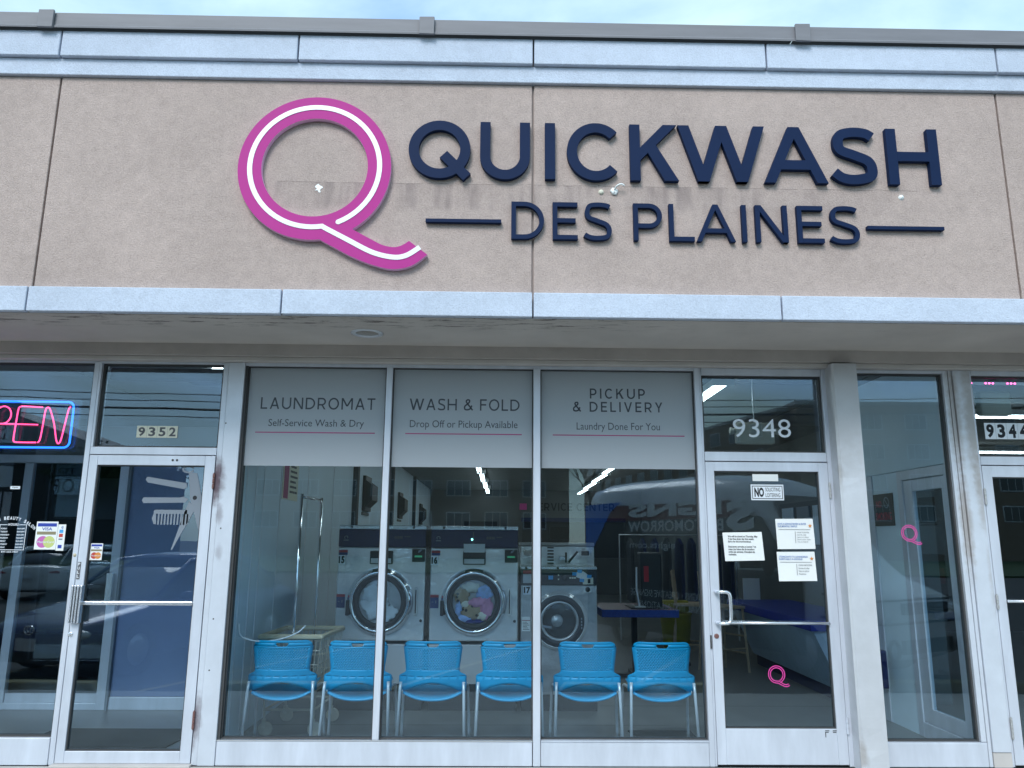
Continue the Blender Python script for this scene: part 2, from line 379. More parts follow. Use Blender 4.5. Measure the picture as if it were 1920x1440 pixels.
M['beigebox'] = pm('emergency_light_housing', (0.52, 0.51, 0.44), 0.5, var=0.05)
M['tubeglow'] = emit('fluorescent_tube', (0.90, 1.0, 1.0), 6.0)
M['lampwhite'] = pm('fixture_enamel', (0.70, 0.72, 0.72), 0.4)
M['neonpink'] = emit('pink_neon', (1.0, 0.06, 0.20), 2.2)
M['neonblue'] = emit('blue_neon', (0.02, 0.18, 1.0), 2.0)
M['ledpink'] = emit('pink_led', (1.0, 0.06, 0.30), 7.0)
M['brick'] = None
M['asphalt'] = pm('asphalt', (0.085, 0.085, 0.085), 0.9, var=0.2, vs=1.5, bump=0.4, bs=120)
M['concrete'] = pm('concrete_walk', (0.46, 0.445, 0.42), 0.9, var=0.14, vs=3, bump=0.4, bs=80)
M['stop'] = pm('yellowed_concrete', (0.42, 0.36, 0.19), 0.85, var=0.15, vs=6)
M['line'] = pm('faded_lane_paint', (0.45, 0.38, 0.22), 0.8, var=0.2, vs=12)
M['roof'] = pm('roof_membrane', (0.25, 0.25, 0.25), 0.9)
M['carblue'] = pm('dark_blue_car_paint', (0.016, 0.035, 0.17), 0.3, 0.2, coat=0.8, var=0.03)
M['carwhite'] = pm('white_car_paint', (0.72, 0.73, 0.75), 0.3, coat=0.8, var=0.02)
M['carsilver'] = pm('silver_car_paint', (0.36, 0.37, 0.38), 0.3, 0.4, coat=0.8, var=0.02)
M['carglass'] = pm('car_glass', (0.015, 0.02, 0.025), 0.05, var=0.02, spec=0.8)
M['tyre'] = pm('tyre_rubber', (0.015, 0.015, 0.016), 0.85)
M['rim'] = pm('wheel_alloy', (0.45, 0.46, 0.48), 0.3, 0.8)
M['lens'] = pm('lamp_lens', (0.75, 0.78, 0.80), 0.08, spec=0.8)
M['tail'] = pm('tail_lamp_red', (0.35, 0.01, 0.015), 0.15)
M['vanwrap'] = pm('dark_teal_wrap', (0.016, 0.028, 0.034), 0.35, var=0.06, coat=0.2)
M['vanmaroon'] = pm('maroon_wrap', (0.16, 0.02, 0.025), 0.35, var=0.06)
M['vanblue'] = pm('bright_blue_wrap', (0.03, 0.22, 0.80), 0.35, var=0.04)
M['bark'] = pm('bark', (0.07, 0.055, 0.045), 0.95, var=0.2, vs=6)
M['leaf'] = pm('leaf_green', (0.045, 0.08, 0.03), 0.7, var=0.3, vs=2)
M['grass'] = pm('lawn', (0.05, 0.09, 0.03), 0.9, var=0.3, vs=0.6)

def brick_mat():
    m, nt, p, out = nodes_of('tan_brick')
    p.inputs['Roughness'].default_value = 0.9
    g = nt.nodes.new('ShaderNodeNewGeometry')
    sp = nt.nodes.new('ShaderNodeSeparateXYZ'); nt.links.new(g.outputs['Position'], sp.inputs[0])
    ad = nt.nodes.new('ShaderNodeMath'); ad.operation = 'ADD'; nt.links.new(sp.outputs['X'], ad.inputs[0]); nt.links.new(sp.outputs['Y'], ad.inputs[1])
    cb = nt.nodes.new('ShaderNodeCombineXYZ'); nt.links.new(ad.outputs[0], cb.inputs['X']); nt.links.new(sp.outputs['Z'], cb.inputs['Y'])
    b = nt.nodes.new('ShaderNodeTexBrick'); b.inputs['Scale'].default_value = 1.0
    b.inputs['Brick Width'].default_value = 0.24; b.inputs['Row Height'].default_value = 0.08; b.inputs['Mortar Size'].default_value = 0.008
    b.inputs['Color1'].default_value = (0.25, 0.17, 0.11, 1); b.inputs['Color2'].default_value = (0.30, 0.21, 0.14, 1); b.inputs['Mortar'].default_value = (0.3, 0.27, 0.24, 1)
    nt.links.new(cb.outputs[0], b.inputs['Vector']); nt.links.new(b.outputs['Color'], p.inputs['Base Color'])
    return m
M['brick'] = brick_mat()

# ------------------------------------------------------------------ geometry helpers
class MB:
    def __init__(s): s.v = []; s.f = []; s.mi = []
    def add(s, vs, fs, mi=0):
        o = len(s.v); s.v += [tuple(v) for v in vs]; s.f += [tuple(i + o for i in f) for f in fs]; s.mi += [mi] * len(fs); return s
    def box(s, x0, x1, y0, y1, z0, z1, mi=0):
        if x0 > x1: x0, x1 = x1, x0
        if y0 > y1: y0, y1 = y1, y0
        if z0 > z1: z0, z1 = z1, z0
        return s.add([(x0, y0, z0), (x1, y0, z0), (x1, y1, z0), (x0, y1, z0), (x0, y0, z1), (x1, y0, z1), (x1, y1, z1), (x0, y1, z1)],
                     [(0, 3, 2, 1), (4, 5, 6, 7), (0, 1, 5, 4), (1, 2, 6, 5), (2, 3, 7, 6), (3, 0, 4, 7)], mi)
    def prism(s, poly, y0, y1, mi=0):
        """closed outline of (x, z) points, front face at y0"""
        n = len(poly)
        a = sum(poly[i][0] * poly[(i + 1) % n][1] - poly[(i + 1) % n][0] * poly[i][1] for i in range(n))
        if a < 0: poly = poly[::-1]
        vs = [(x, y0, z) for x, z in poly] + [(x, y1, z) for x, z in poly]
        fs = [tuple(range(n)), tuple(range(2 * n - 1, n - 1, -1))] + [(i + n, (i + 1) % n + n, (i + 1) % n, i) for i in range(n)]
        return s.add(vs, fs, mi)
    def strip(s, L, Rr, y0, y1, closed=False, mi=0):
        n = len(L); vs = []
        for i in range(n):
            vs += [(L[i][0], y0, L[i][1]), (Rr[i][0], y0, Rr[i][1]), (L[i][0], y1, L[i][1]), (Rr[i][0], y1, Rr[i][1])]
        fs = []
        m = n if closed else n - 1
        for i in range(m):
            a, b = 4 * i, 4 * ((i + 1) % n)
            fs += [(a, a + 1, b + 1, b), (a + 2, b + 2, b + 3, a + 3), (a, b, b + 2, a + 2), (a + 1, a + 3, b + 3, b + 1)]
        if not closed:
            e = 4 * (n - 1)
            fs += [(0, 2, 3, 1), (e, e + 1, e + 3, e + 2)]
        return s.add(vs, fs, mi)
    def tube(s, pts, r, n=8, closed=False, mi=0, cap=True):
        pts = [Vector(p) for p in pts]; N = len(pts); vs = []; up = None
        rs = r if isinstance(r, (list, tuple)) else [r] * N
        for i, p in enumerate(pts):
            if closed: t = pts[(i + 1) % N] - pts[i - 1]
            else: t = pts[min(i + 1, N - 1)] - pts[max(i - 1, 0)]
            t.normalize()
            if up is None:
                up = Vector((0, 0, 1)) if abs(t.z) < 0.9 else Vector((1, 0, 0))
            u = up - t * up.dot(t)
            if u.length < 1e-4: u = t.orthogonal()
            u.normalize(); w = t.cross(u); up = u
            for k in range(n):
                a = 2 * math.pi * k / n
                vs.append(p + (u * math.cos(a) + w * math.sin(a)) * rs[i])
        fs = []
        for i in range(N if closed else N - 1):
            for k in range(n):
                a = i * n + k; b = i * n + (k + 1) % n; c = ((i + 1) % N) * n + (k + 1) % n; d = ((i + 1) % N) * n + k
                fs.append((a, b, c, d))
        if cap and not closed:
            fs.append(tuple(range(n - 1, -1, -1))); fs.append(tuple((N - 1) * n + k for k in range(n)))
        return s.add(vs, fs, mi)
    def lathe(s, prof, cx, cz, n=40, y0=0.0, mi=0, cy=None):
        """profile of (radius, y) revolved about the Y direction through (cx, cz)"""
        vs = []; fs = []
        for r, y in prof:
            for k in range(n):
                a = 2 * math.pi * k / n
                vs.append((cx + r * math.cos(a), y0 + y, cz + r * math.sin(a)))
        for i in range(len(prof) - 1):
            for k in range(n):
                fs.append((i * n + k, i * n + (k + 1) % n, (i + 1) * n + (k + 1) % n, (i + 1) * n + k))
        return s.add(vs, fs, mi)
    def lathez(s, prof, cx, cy, n=16, mi=0):
        vs = []; fs = []
        for r, z in prof:
            for k in range(n):
                a = 2 * math.pi * k / n
                vs.append((cx + r * math.cos(a), cy + r * math.sin(a), z))
        for i in range(len(prof) - 1):
            for k in range(n):
                fs.append((i * n + k, i * n + (k + 1) % n, (i + 1) * n + (k + 1) % n, (i + 1) * n + k))
        return s.add(vs, fs, mi)
    def disk(s, cx, cz, r, y, n=32, mi=0, h=0.0):
        return s.add([(cx + r * math.cos(2 * math.pi * k / n), y, cz + r * math.sin(2 * math.pi * k / n)) for k in range(n)], [tuple(range(n))], mi)
    def blob(s, c, r, seed=0, amp=0.18, n=14, mi=0):
        rnd = random.Random(seed); ph = [rnd.uniform(0, 6.28) for _ in range(8)]
        vs = []; fs = []
        for i in range(n + 1):
            th = math.pi * i / n
            for k in range(2 * n):
                a = math.pi * k / n
                d = Vector((math.sin(th) * math.cos(a), math.cos(th), math.sin(th) * math.sin(a)))
                q = 1 + amp * (math.sin(3 * d.x * 2 + ph[0]) * math.sin(4 * d.z + ph[1]) + 0.6 * math.sin(9 * d.x + 5 * d.z + ph[2]) + 0.4 * math.sin(13 * d.z - 6 * d.x + ph[3]))
                vs.append((c[0] + d.x * r[0] * q, c[1] + d.y * r[1], c[2] + d.z * r[2] * q))
        for i in range(n):
            for k in range(2 * n):
                fs.append((i * 2 * n + k, i * 2 * n + (k + 1) % (2 * n), (i + 1) * 2 * n + (k + 1) % (2 * n), (i + 1) * 2 * n + k))
        return s.add(vs, fs, mi)
    def build(s, name, mat, parent=None, smooth=False, bev=0.0, kind=None, label=None):
        me = bpy.data.meshes.new(name)
        off = Vector((0, 0, 0))
        p = parent
        while p is not None:
            off += p.location; p = p.parent
        me.from_pydata([(v[0] - off.x, v[1] - off.y, v[2] - off.z) for v in s.v], [], s.f)
        for mm in (mat if isinstance(mat, (list, tuple)) else [mat]): me.materials.append(mm)
        if any(s.mi): me.polygons.foreach_set('material_index', s.mi)
        if smooth: me.polygons.foreach_set('use_smooth', [True] * len(me.polygons))
        me.update()
        o = bpy.data.objects.new(name, me); COL.objects.link(o)
        if parent: o.parent = parent
        if bev:
            md = o.modifiers.new('edge', 'BEVEL'); md.width = bev; md.segments = 2; md.limit_method = 'ANGLE'; md.angle_limit = R(40)
        if kind: o['kind'] = kind
        if label: o['label'] = label
        return o

def thing(name, label, cat, loc=(0, 0, 0), group=None):
    o = bpy.data.objects.new(name, None); COL.objects.link(o)
    o.empty_display_size = 0.1
    o.location = loc; o['label'] = label; o['category'] = cat
    if group: o['group'] = group
    return o
def tag(o, label, cat, group=None):
    o['label'] = label; o['category'] = cat
    if group: o['group'] = group
    return o
def dup(root, loc, label, rotz=0.0, group=None):
    r = root.copy(); COL.objects.link(r); r.location = loc; r.rotation_euler = (0, 0, rotz); r['label'] = label
    if group: r['group'] = group
    for ch in list(root.children):
        c = ch.copy(); COL.objects.link(c); c.parent = r
        for g in list(ch.children):
            d = g.copy(); COL.objects.link(d); d.parent = c
    return r
def bx(name, mat, parent, *c, bev=0.0, **k): return MB().box(*c).build(name, mat, parent, bev=bev, **k)

def filled(loops, y0, depth):
    """outline loops (first outer, then holes) filled and given thickness"""
    cu = bpy.data.curves.new('outline', 'CURVE'); cu.dimensions = '2D'; cu.fill_mode = 'BOTH'; cu.extrude = depth / 2
    for lp in loops:
        sp = cu.splines.new('POLY'); sp.points.add(len(lp) - 1)
        for i, (x, z) in enumerate(lp): sp.points[i].co = (x, z, 0, 1)
        sp.use_cyclic_u = True
    o = bpy.data.objects.new('outline', cu); me = bpy.data.meshes.new_from_object(o)
    b = MB(); b.add([(v.co.x, y0 + depth / 2 - v.co.z, v.co.y) for v in me.vertices], [tuple(p.vertices) for p in me.polygons])
    bpy.data.objects.remove(o); bpy.data.curves.remove(cu); bpy.data.meshes.remove(me)
    return b

def text_mb(body, x0, x1, z0, z1, y, depth=0.0006, off=0.0, align='LEFT', spacing=1.0, mb=None, mirror=False, line=1.0, keep=False):
    """lettering fitted to the box x0..x1, z0..z1 on the plane y, facing -Y"""
    cu = bpy.data.curves.new('lettering', 'FONT'); cu.body = body; cu.size = 1; cu.offset = off; cu.align_x = align
    cu.space_character = spacing; cu.space_line = line; cu.fill_mode = 'FRONT'; cu.resolution_u = 3
    o = bpy.data.objects.new('lettering', cu); me = bpy.data.meshes.new_from_object(o)
    xs = [v.co.x for v in me.vertices]; ys = [v.co.y for v in me.vertices]
    a, b_, c, d = min(xs), max(xs), min(ys), max(ys)
    sx = (x1 - x0) / (b_ - a); sz = (z1 - z0) / max(d - c, 1e-6)
    if keep: sx = sz = min(sx, sz)
    b = mb or MB()
    b.add([(x0 + (v.co.x - a) * sx, y, z0 + (v.co.y - c) * sz) for v in me.vertices], [tuple(p.vertices) for p in me.polygons])
    bpy.data.objects.remove(o); bpy.data.curves.remove(cu); bpy.data.meshes.remove(me)
    return b

def offset_strip(pts, w, closed=False):
    n = len(pts); L = []; Rr = []
    for i in range(n):
        p = Vector(pts[i])
        if closed: a = Vector(pts[i - 1]); b = Vector(pts[(i + 1) % n])
        else: a = Vector(pts[max(i - 1, 0)]); b = Vector(pts[min(i + 1, n - 1)])
        d1 = (p - a) if (p - a).length > 1e-9 else (b - p); d2 = (b - p) if (b - p).length > 1e-9 else (p - a)
        d1 = d1.normalized(); d2 = d2.normalized()
        n1 = Vector((-d1.y, d1.x)); n2 = Vector((-d2.y, d2.x)); nn = (n1 + n2)
        nn = nn / max(nn.length_squared, 0.3) * 2 if nn.length > 1e-6 else n1
        L.append(tuple(p + nn * w / 2)); Rr.append(tuple(p - nn * w / 2))
    return L, Rr
def arc(cx, cz, rx, rz, a0, a1, n=20):
    return [(cx + rx * math.cos(R(a0 + (a1 - a0) * i / n)), cz + rz * math.sin(R(a0 + (a1 - a0) * i / n))) for i in range(n + 1)]
def catmull(P, n=6):
    out = []
    for i in range(len(P) - 1):
        p0 = Vector(P[max(i - 1, 0)]); p1 = Vector(P[i]); p2 = Vector(P[i + 1]); p3 = Vector(P[min(i + 2, len(P) - 1)])
        for k in range(n):
            t = k / n
            q = 0.5 * ((2 * p1) + (p2 - p0) * t + (2 * p0 - 5 * p1 + 4 * p2 - p3) * t * t + (3 * p1 - p0 - 3 * p2 + p3) * t ** 3)
            out.append(tuple(q))
    out.append(tuple(P[-1])); return out

def glyph(ch, w, s):
    """sans capital in a box w wide and 1 high with stroke s -> ('s', centre line, closed) or ('p', outline)"""
    h = s / 2; o = []
    V = lambda x: o.append(('s', [(x, 0), (x, 1)], False))
    Hh = lambda z, a, b: o.append(('s', [(a, z), (b, z)], False))
    def bar(xb, xt, z0=0.0, z1=1.0):
        dx = xt - xb
        hs = s * math.sqrt(dx * dx + (z1 - z0) ** 2) / (z1 - z0)
        return hs
    if ch == 'I': V(w / 2)
    elif ch == 'L': V(h); Hh(h, s, w)
    elif ch in 'EF':
        V(h); Hh(1 - h, s, w); Hh(0.51, s, w * 0.92)
        if ch == 'E': Hh(h, s, w)
    elif ch == 'H': V(h); V(w - h); Hh(0.5, s, w - s)
    elif ch == 'T': Hh(1 - h, 0, w); o.append(('s', [(w / 2, 0), (w / 2, 1 - s)], False))
    elif ch in 'AV':
        hs = bar(0, w / 2 - s * 0.55); t = w / 2 - hs / 2
        A = [(0, 0), (hs, 0), (t + hs, 1), (t, 1)]; B = [(w, 0), (w - hs, 0), (w - t - hs, 1), (w - t, 1)]
        if ch == 'V': A = [(x, 1 - z) for x, z in A]; B = [(x, 1 - z) for x, z in B]
        o += [('p', A), ('p', B)]
        if ch == 'A':
            k = t / 1.0; za, zb = 0.235, 0.235 + s
            o.append(('p', [(k * za + hs * .6, za), (w - k * za - hs * .6, za), (w - k * zb - hs * .6, zb), (k * zb + hs * .6, zb)]))
    elif ch == 'W':
        q = w / 4.0; hs = s * 1.10; t = (w - hs) / 4
        for i in range(4):
            xa = i * t; xb = (i + 1) * t
            zt, zb = (1, 0) if i % 2 == 0 else (0, 1)
            o.append(('p', [(xa, zt), (xa + hs, zt), (xb + hs, zb), (xb, zb)]))
    elif ch == 'N':
        V(h); V(w - h); hs = s * 1.25; o.append(('p', [(0, 1), (hs, 1), (w, 0), (w - hs, 0)]))
    elif ch == 'M':
        V(h); V(w - h); hs = s * 1.15
        o.append(('p', [(0, 1), (hs, 1), (w / 2 + hs / 2, 0.28), (w / 2 - hs / 2, 0.28)])); o.append(('p', [(w, 1), (w - hs, 1), (w / 2 - hs / 2, 0.28), (w / 2 + hs / 2, 0.28)]))
    elif ch == 'K':
        V(h); hs = s * 1.38
        o.append(('p', [(s, 0.36), (s, 0.36 + hs * 0.98), (w - hs * 1.0 - 0.01, 1), (w - 0.015, 1)]))
        o.append(('p', [(w - hs, 0), (w, 0), (s + (w - s) * 0.40, 0.655), (s + (w - s) * 0.40 - hs * 0.55, 0.50)]))
    elif ch == 'Y':
        hs = s * 1.18
        o.append(('s', [(w / 2, 0), (w / 2, 0.42)], False))
        o.append(('p', [(0, 1), (hs, 1), (w / 2 + h, 0.40), (w / 2 - h, 0.40)])); o.append(('p', [(w, 1), (w - hs, 1), (w / 2 - h, 0.40), (w / 2 + h, 0.40)]))
    elif ch in 'OQ':
        wr = w if ch == 'O' else w * 0.985
        ring = arc(wr / 2, 0.5, wr / 2 - h, 0.5 - h + 0.012, 0, 360, 48)[:-1]
        o.append(('s', ring, True))
        if ch == 'Q':
            d = Vector((0.735, -0.68)).normalized(); a = Vector((wr * 0.565, 0.41)); b = Vector((w * 0.985 - s * 0.30, 0.0 + s * 0.10))
            o.append(('s', [tuple(a), tuple(b)], False))
    elif ch == 'C': o.append(('s', arc(0.5 * w * 1.06, 0.5, w * 0.53 - h, 0.5 - h + 0.012, 43, 317, 40), False))
    elif ch == 'D':
        r = 0.5 - h
        o.append(('s', [(h, h), (h, 1 - h), (w - 0.5, 1 - h)] + arc(w - 0.5, 0.5, 0.5 - h, r, 85, -85, 22) + [(w - 0.5, h)], True))
    elif ch == 'U':
        r = w / 2 - h
        o.append(('s', [(h, 1)] + arc(w / 2, r + h * 0.8, r, r + h * 0 - 0.0, 180, 360, 28) + [(w - h, 1)], False))
    elif ch in 'PR':
        r = (1 - h - 0.40) / 2
        o.append(('s', [(s * 0.5, 1 - h)] + [(w - r - h, 1 - h)] + arc(w - r - h, 0.40 + r, r, r, 80, -80, 18) + [(w - r - h, 0.40), (s * .5, 0.40)], False)); V(h)
        if ch == 'R': hs = s * 1.15; o.append(('p', [(w - hs, 0), (w, 0), (w * 0.62, 0.42), (w * 0.62 - hs, 0.42)]))
    elif ch == 'S':
        m = 0.515; ru = (1 - h - m) / 2 + 0.004; rl = (m - h) / 2 + 0.004
        P = [(w * 0.93, 1 - s * 0.95)] + [(w * 0.78, 1 - h * 1.12), (w * 0.5, 1 - h + .008), (w * 0.20 + h * .3, 1 - h * 1.5), (h + w * 0.05, 0.745), (w * 0.17 + h * .4, 0.60), (w * 0.5, 0.512), (w * 0.86 - h * .5, 0.41),
             (w - h, 0.26), (w * 0.86 - h * .3, h * 1.6), (w * 0.5, h - .008), (w * 0.22, h * 1.25), (w * 0.04, s * 1.22)]
        o.append(('s', catmull(P, 6), False))
    elif ch == '&':
        P = [(w * 0.97, 0.02), (w * 0.70, 0.30), (w * 0.33, 0.66), (w * 0.27, 0.84), (w * 0.42, 1 - h), (w * 0.60, 0.90), (w * 0.60, 0.74), (w * 0.40, 0.57), (w * 0.12, 0.38), (h, 0.22), (w * 0.16, h * 1.4), (w * 0.42, h), (w * 0.70, 0.16), (w * 0.88, 0.44)]
        o.append(('s', catmull(P, 5), False))
    return o
def glyph_mb(ch, x0, x1, z0, z1, stroke, y0, y1, mb=None, lay=0.0005):
    hgt = z1 - z0; b = mb or MB()
    for i, g in enumerate(glyph(ch, (x1 - x0) / hgt, stroke / hgt)):
        yy = y0 - lay * i
        T = lambda q: [(x0 + x * hgt, z0 + z * hgt) for x, z in q]
        if g[0] == 'p': b.prism(T(g[1]), yy, y1)
        else:
            L, Q = offset_strip(g[1], stroke / hgt, g[2]); b.strip(T(L), T(Q), yy, y1, g[2])
    return b
ADV = dict(A=.80, C=.78, D=.80, E=.60, F=.58, H=.80, I=.16, K=.74, L=.56, M=.96, N=.80, O=.90, P=.66, Q=.92, R=.70, S=.64, T=.68, U=.78, V=.80, W=1.25, Y=.74)
ADV['&'] = .78; ADV[' '] = .22
def caps_mb(txt, x0, x1, z0, z1, stroke, y, depth=0.0005, lay=0.00012):
    h = z1 - z0; n = len(txt) - 1
    base = sum(ADV[c] for c in txt) * h
    gap = (x1 - x0 - base) / n; x = x0; b = MB()
    for c in txt:
        w = ADV[c] * h
        if c != ' ': glyph_mb(c, x, x + w, z0, z1, stroke, y - depth, y, b, lay)
        x += w + gap
    return b

# ================================================================== SETTING
# ground sheets
MB().add([(-400, -400, -0.16), (400, -400, -0.16), (400, 60, -0.16), (-400, 60, -0.16)], [(0, 1, 2, 3)]).build('ground', M['asphalt'], kind='structure')
sw = MB().box(-14, 14, -2.62, -0.004, -0.2, -0.002).build('sidewalk', M['concrete'], kind='structure', bev=0.012)
MB().box(-60, 60, -66, -34, -0.2, -0.06).build('lawn', M['grass'], kind='structure')
lines = MB()
for i in range(-4, 5):
    x = -4.3 + i * 2.75
    lines.add([(x, -3.0, -0.155), (x + 0.1, -3.0, -0.155), (x + 2.3, -7.6, -0.155), (x + 2.2, -7.6, -0.155)], [(0, 3, 2, 1)])
lines.build('parking_line_markings', M['line'], kind='structure')
# interiors
MB().box(-9, 12, 0.10, 20, -0.12, 0.0).build('interior_floor', M['floor'], kind='structure')
# floor joints seen near the entrance, cut as thin dark strips
MB().box(-2.06, 12, 4.2, 20, 3.05, 3.16).build('laundromat_ceiling', M['ceil'], kind='structure')
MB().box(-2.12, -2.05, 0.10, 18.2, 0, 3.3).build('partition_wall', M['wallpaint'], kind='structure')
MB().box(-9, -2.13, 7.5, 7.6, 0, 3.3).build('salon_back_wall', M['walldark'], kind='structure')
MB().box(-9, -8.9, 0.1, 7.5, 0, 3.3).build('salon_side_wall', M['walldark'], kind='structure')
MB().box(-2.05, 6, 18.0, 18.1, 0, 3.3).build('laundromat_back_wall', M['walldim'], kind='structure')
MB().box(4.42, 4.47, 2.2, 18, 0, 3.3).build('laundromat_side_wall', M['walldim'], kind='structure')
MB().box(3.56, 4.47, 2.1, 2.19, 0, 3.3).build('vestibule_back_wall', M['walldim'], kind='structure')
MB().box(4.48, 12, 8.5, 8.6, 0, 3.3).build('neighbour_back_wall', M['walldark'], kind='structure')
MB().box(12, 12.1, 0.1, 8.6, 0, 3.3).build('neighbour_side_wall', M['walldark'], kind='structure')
MB().box(-9, -2.13, 4.2, 7.5, 3.05, 3.16).build('salon_ceiling', M['ceil'], kind='structure')
# suspended ceiling near the windows: dark grid above, tiles hung below with open joints
grid = MB().box(-9, 12, 0.10, 4.2, 3.10, 3.16).build('suspended_ceiling', M['tbar'], kind='structure')
tile0 = None
tm = None
for ix in range(-6, 8):
    for iy in range(3):
        x = 0.35 + ix * 1.22; y = 0.12 + iy * 1.35
        if tm is None:
            tile0 = MB().box(-0.592, 0.592, 0, 1.325, 3.05, 3.075).build('ceiling_tile', M['ceil'], None)
            tm = tile0.data; o = tile0
        else:
            o = bpy.data.objects.new('ceiling_tile', tm); COL.objects.link(o)
        o.location = (x, y, 0); o.parent = grid

# ================================================================== BUILDING SHELL
B = thing('shop_building', 'long single storey shop building with beige stucco fascia and pale blue trim bands', 'building', (0, -0.4, 0))
bx('structural_wall', M['joint'], B, -13.05, 13.46, -0.84, -0.62, 3.02, 5.03)
bx('roof', M['roof'], B, -13.0, 13.4, -0.60, 20.2, 4.75, 4.9)
bx('end_wall', M['eifs'], B, -13.2, -13.06, -0.86, 20.2, -0.1, 5.0)
bx('end_wall', M['eifs'], B, 13.47, 13.6, -0.86, 20.2, -0.1, 5.0)
bx('rear_wall', M['eifs'], B, -13.0, 13.4, 20.21, 20.4, -0.1, 5.0)
PW = 3.323
for i in range(-3, 5):
    x0 = 0.222 + (i - 1) * PW
    bx('stucco_panel', M['eifs'], B, x0 + 0.007, x0 + PW - 0.007, -0.862, -0.80, 3.168, 4.722, bev=0.005)
    bx('cornice_panel', M['band'], B, x0 + 0.006, x0 + PW / 2 - 0.006 - 0.0 if False else x0 + PW / 2 - 0.006, -0.925, -0.80, 4.852, 5.046, bev=0.006)
    bx('cornice_panel', M['band'], B, x0 + PW / 2 + 0.006, x0 + PW - 0.006, -0.925, -0.80, 4.852, 5.046, bev=0.006)
    bx('trim_block', M['band'], B, x0 + 0.005, x0 + PW / 2 - 0.005, -0.912, -0.862, 2.997, 3.166, bev=0.006)
    bx('trim_block', M['band'], B, x0 + PW / 2 + 0.005, x0 + PW - 0.005, -0.912, -0.862, 2.997, 3.166, bev=0.006)
bx('cornice_band', M['band'], B, -13.05, 13.46, -0.892, -0.80, 4.724, 4.850, bev=0.006)
# coping: sheet metal with a drip lip
def coping(x0, x1):
    pr = [(-0.9525, 5.050), (-0.9455, 5.058), (-0.945, 5.06), (-0.938, 5.165), (-0.30, 5.20), (-0.30, 5.205), (-0.945, 5.172), (-0.9485, 5.074), (-0.9565, 5.063), (-0.955, 5.050)]
    n = len(pr); b = MB()
    b.add([(x0, y, z) for y, z in pr] + [(x1, y, z) for y, z in pr], [tuple(range(n)), tuple(range(2 * n - 1, n - 1, -1))] + [(i, i + n, (i + 1) % n + n, (i + 1) % n) for i in range(n)])
    return b
for i, cx in enumerate([-11.2, -8.53, -5.86, -3.2, -0.535, 2.14, 4.8, 7.47, 10.1]):
    coping(cx + 0.002, min(cx + 2.67, 13.5)).build('coping', M['coping'], B)
    MB().prism([(cx - 0.053, 5.043), (cx + 0.053, 5.040), (cx + 0.053, 5.178), (cx - 0.053, 5.176)], -0.974, -0.955).build('coping_cover', M['coping'], B, bev=0.003)
# soffit, recessed beam and head flashing under the canopy
bx('soffit', M['soffit'], B, -13.05, 13.46, -0.86, -0.105, 2.995, 3.006)
bx('beam', M['beam'], B, -13.05, 13.46, -0.104, 0.02, 2.905, 3.05)
bx('head_flashing', M['flash'], B, -13.05, 13.46, -0.066, 0.02, 2.872, 2.903, bev=0.004)
# leftovers of the older sign on the stucco
b = MB(); b.lathe([(0.0, -0.012), (0.016, -0.010), (0.02, 0.0)], 0.694, 3.913, 10, -0.862); b.build('anchor_bolt', M['cream'], B, smooth=True)
b = MB(); b.lathe([(0.0, -0.014), (0.014, -0.010), (0.02, 0.0)], 2.788, 3.907, 10, -0.862); b.build('anchor_bolt', M['acrylic'], B, smooth=True)
b = MB(); b.blob((0.785, -0.868, 3.918), (0.024, 0.012, 0.026), 4, 0.3, 8); b.tube(catmull([(0.78, -0.87, 3.92), (0.80, -0.90, 3.945), (0.83, -0.905, 3.955), (0.85, -0.90, 3.945)], 4), 0.006, 6)
b.build('cut_cable', M['acrylic'], B, smooth=True)
b = MB(); pa = [(-1.252 + 0.75 * (0.028 + 0.012 * math.sin(5 * a + 1) + 0.008 * math.sin(11 * a)) * math.cos(a), 3.912 + 0.75 * (0.036 + 0.012 * math.sin(4 * a)) * math.sin(a)) for a in [k * 0.2618 for k in range(24)]]
b.prism(pa, -0.8645, -0.86); b.build('paint_patch', M['acrylic'], B)
# recessed can light
b = MB(); b.lathez([(0.115, 2.9945), (0.115, 2.988), (0.085, 2.9865), (0.08, 2.994)], -0.945, -0.46, 28); can = b.build('soffit_light', M['tube'], B, smooth=True)
b = MB(); b.lathez([(0.08, 2.992), (0.055, 2.9935), (0.0, 2.9937)], -0.945, -0.46, 24); b.build('reflector', M['chrome'], can, smooth=True)

# ------------------------------------------------------------------ storefront
def pane(parent, x0, x1, z0, z1, y=0.045): return bx('pane', M['glass'], parent, x0, x1, y - 0.003, y + 0.003, z0, z1)
def gasket(parent, x0, x1, z0, z1, y0=0.025, y1=0.07, t=0.012):
    b = MB(); b.box(x0, x0 + t, y0, y1, z0 + t, z1 - t); b.box(x1 - t, x1, y0, y1, z0 + t, z1 - t); b.box(x0, x1, y0, y1, z0, z0 + t); b.box(x0, x1, y0, y1, z1 - t, z1)
    return b.build('gasket', M['alu_dark'], parent)
ALU = M['alu']
# salon window (left), runs out of the frame
w = bx('storefront_window', ALU, B, -5.30, -3.095, 0.0, 0.11, 2.858, 2.871); w['label'] = 'salon window with neon sign'
bx('sill_panel', ALU, w, -5.30, -3.095, -0.004, 0.11, 0.0, 0.178, bev=0.004)
bx('mullion', ALU, w, -3.093, -3.054, 0.0, 0.11, 0.0, 2.871, bev=0.004)
bx('mullion', ALU, w, -5.36, -5.30, 0.0, 0.11, 0.0, 2.871, bev=0.004)
pane(w, -5.30, -3.095, 0.178, 2.858); gasket(w, -5.30, -3.095, 0.178, 2.858)
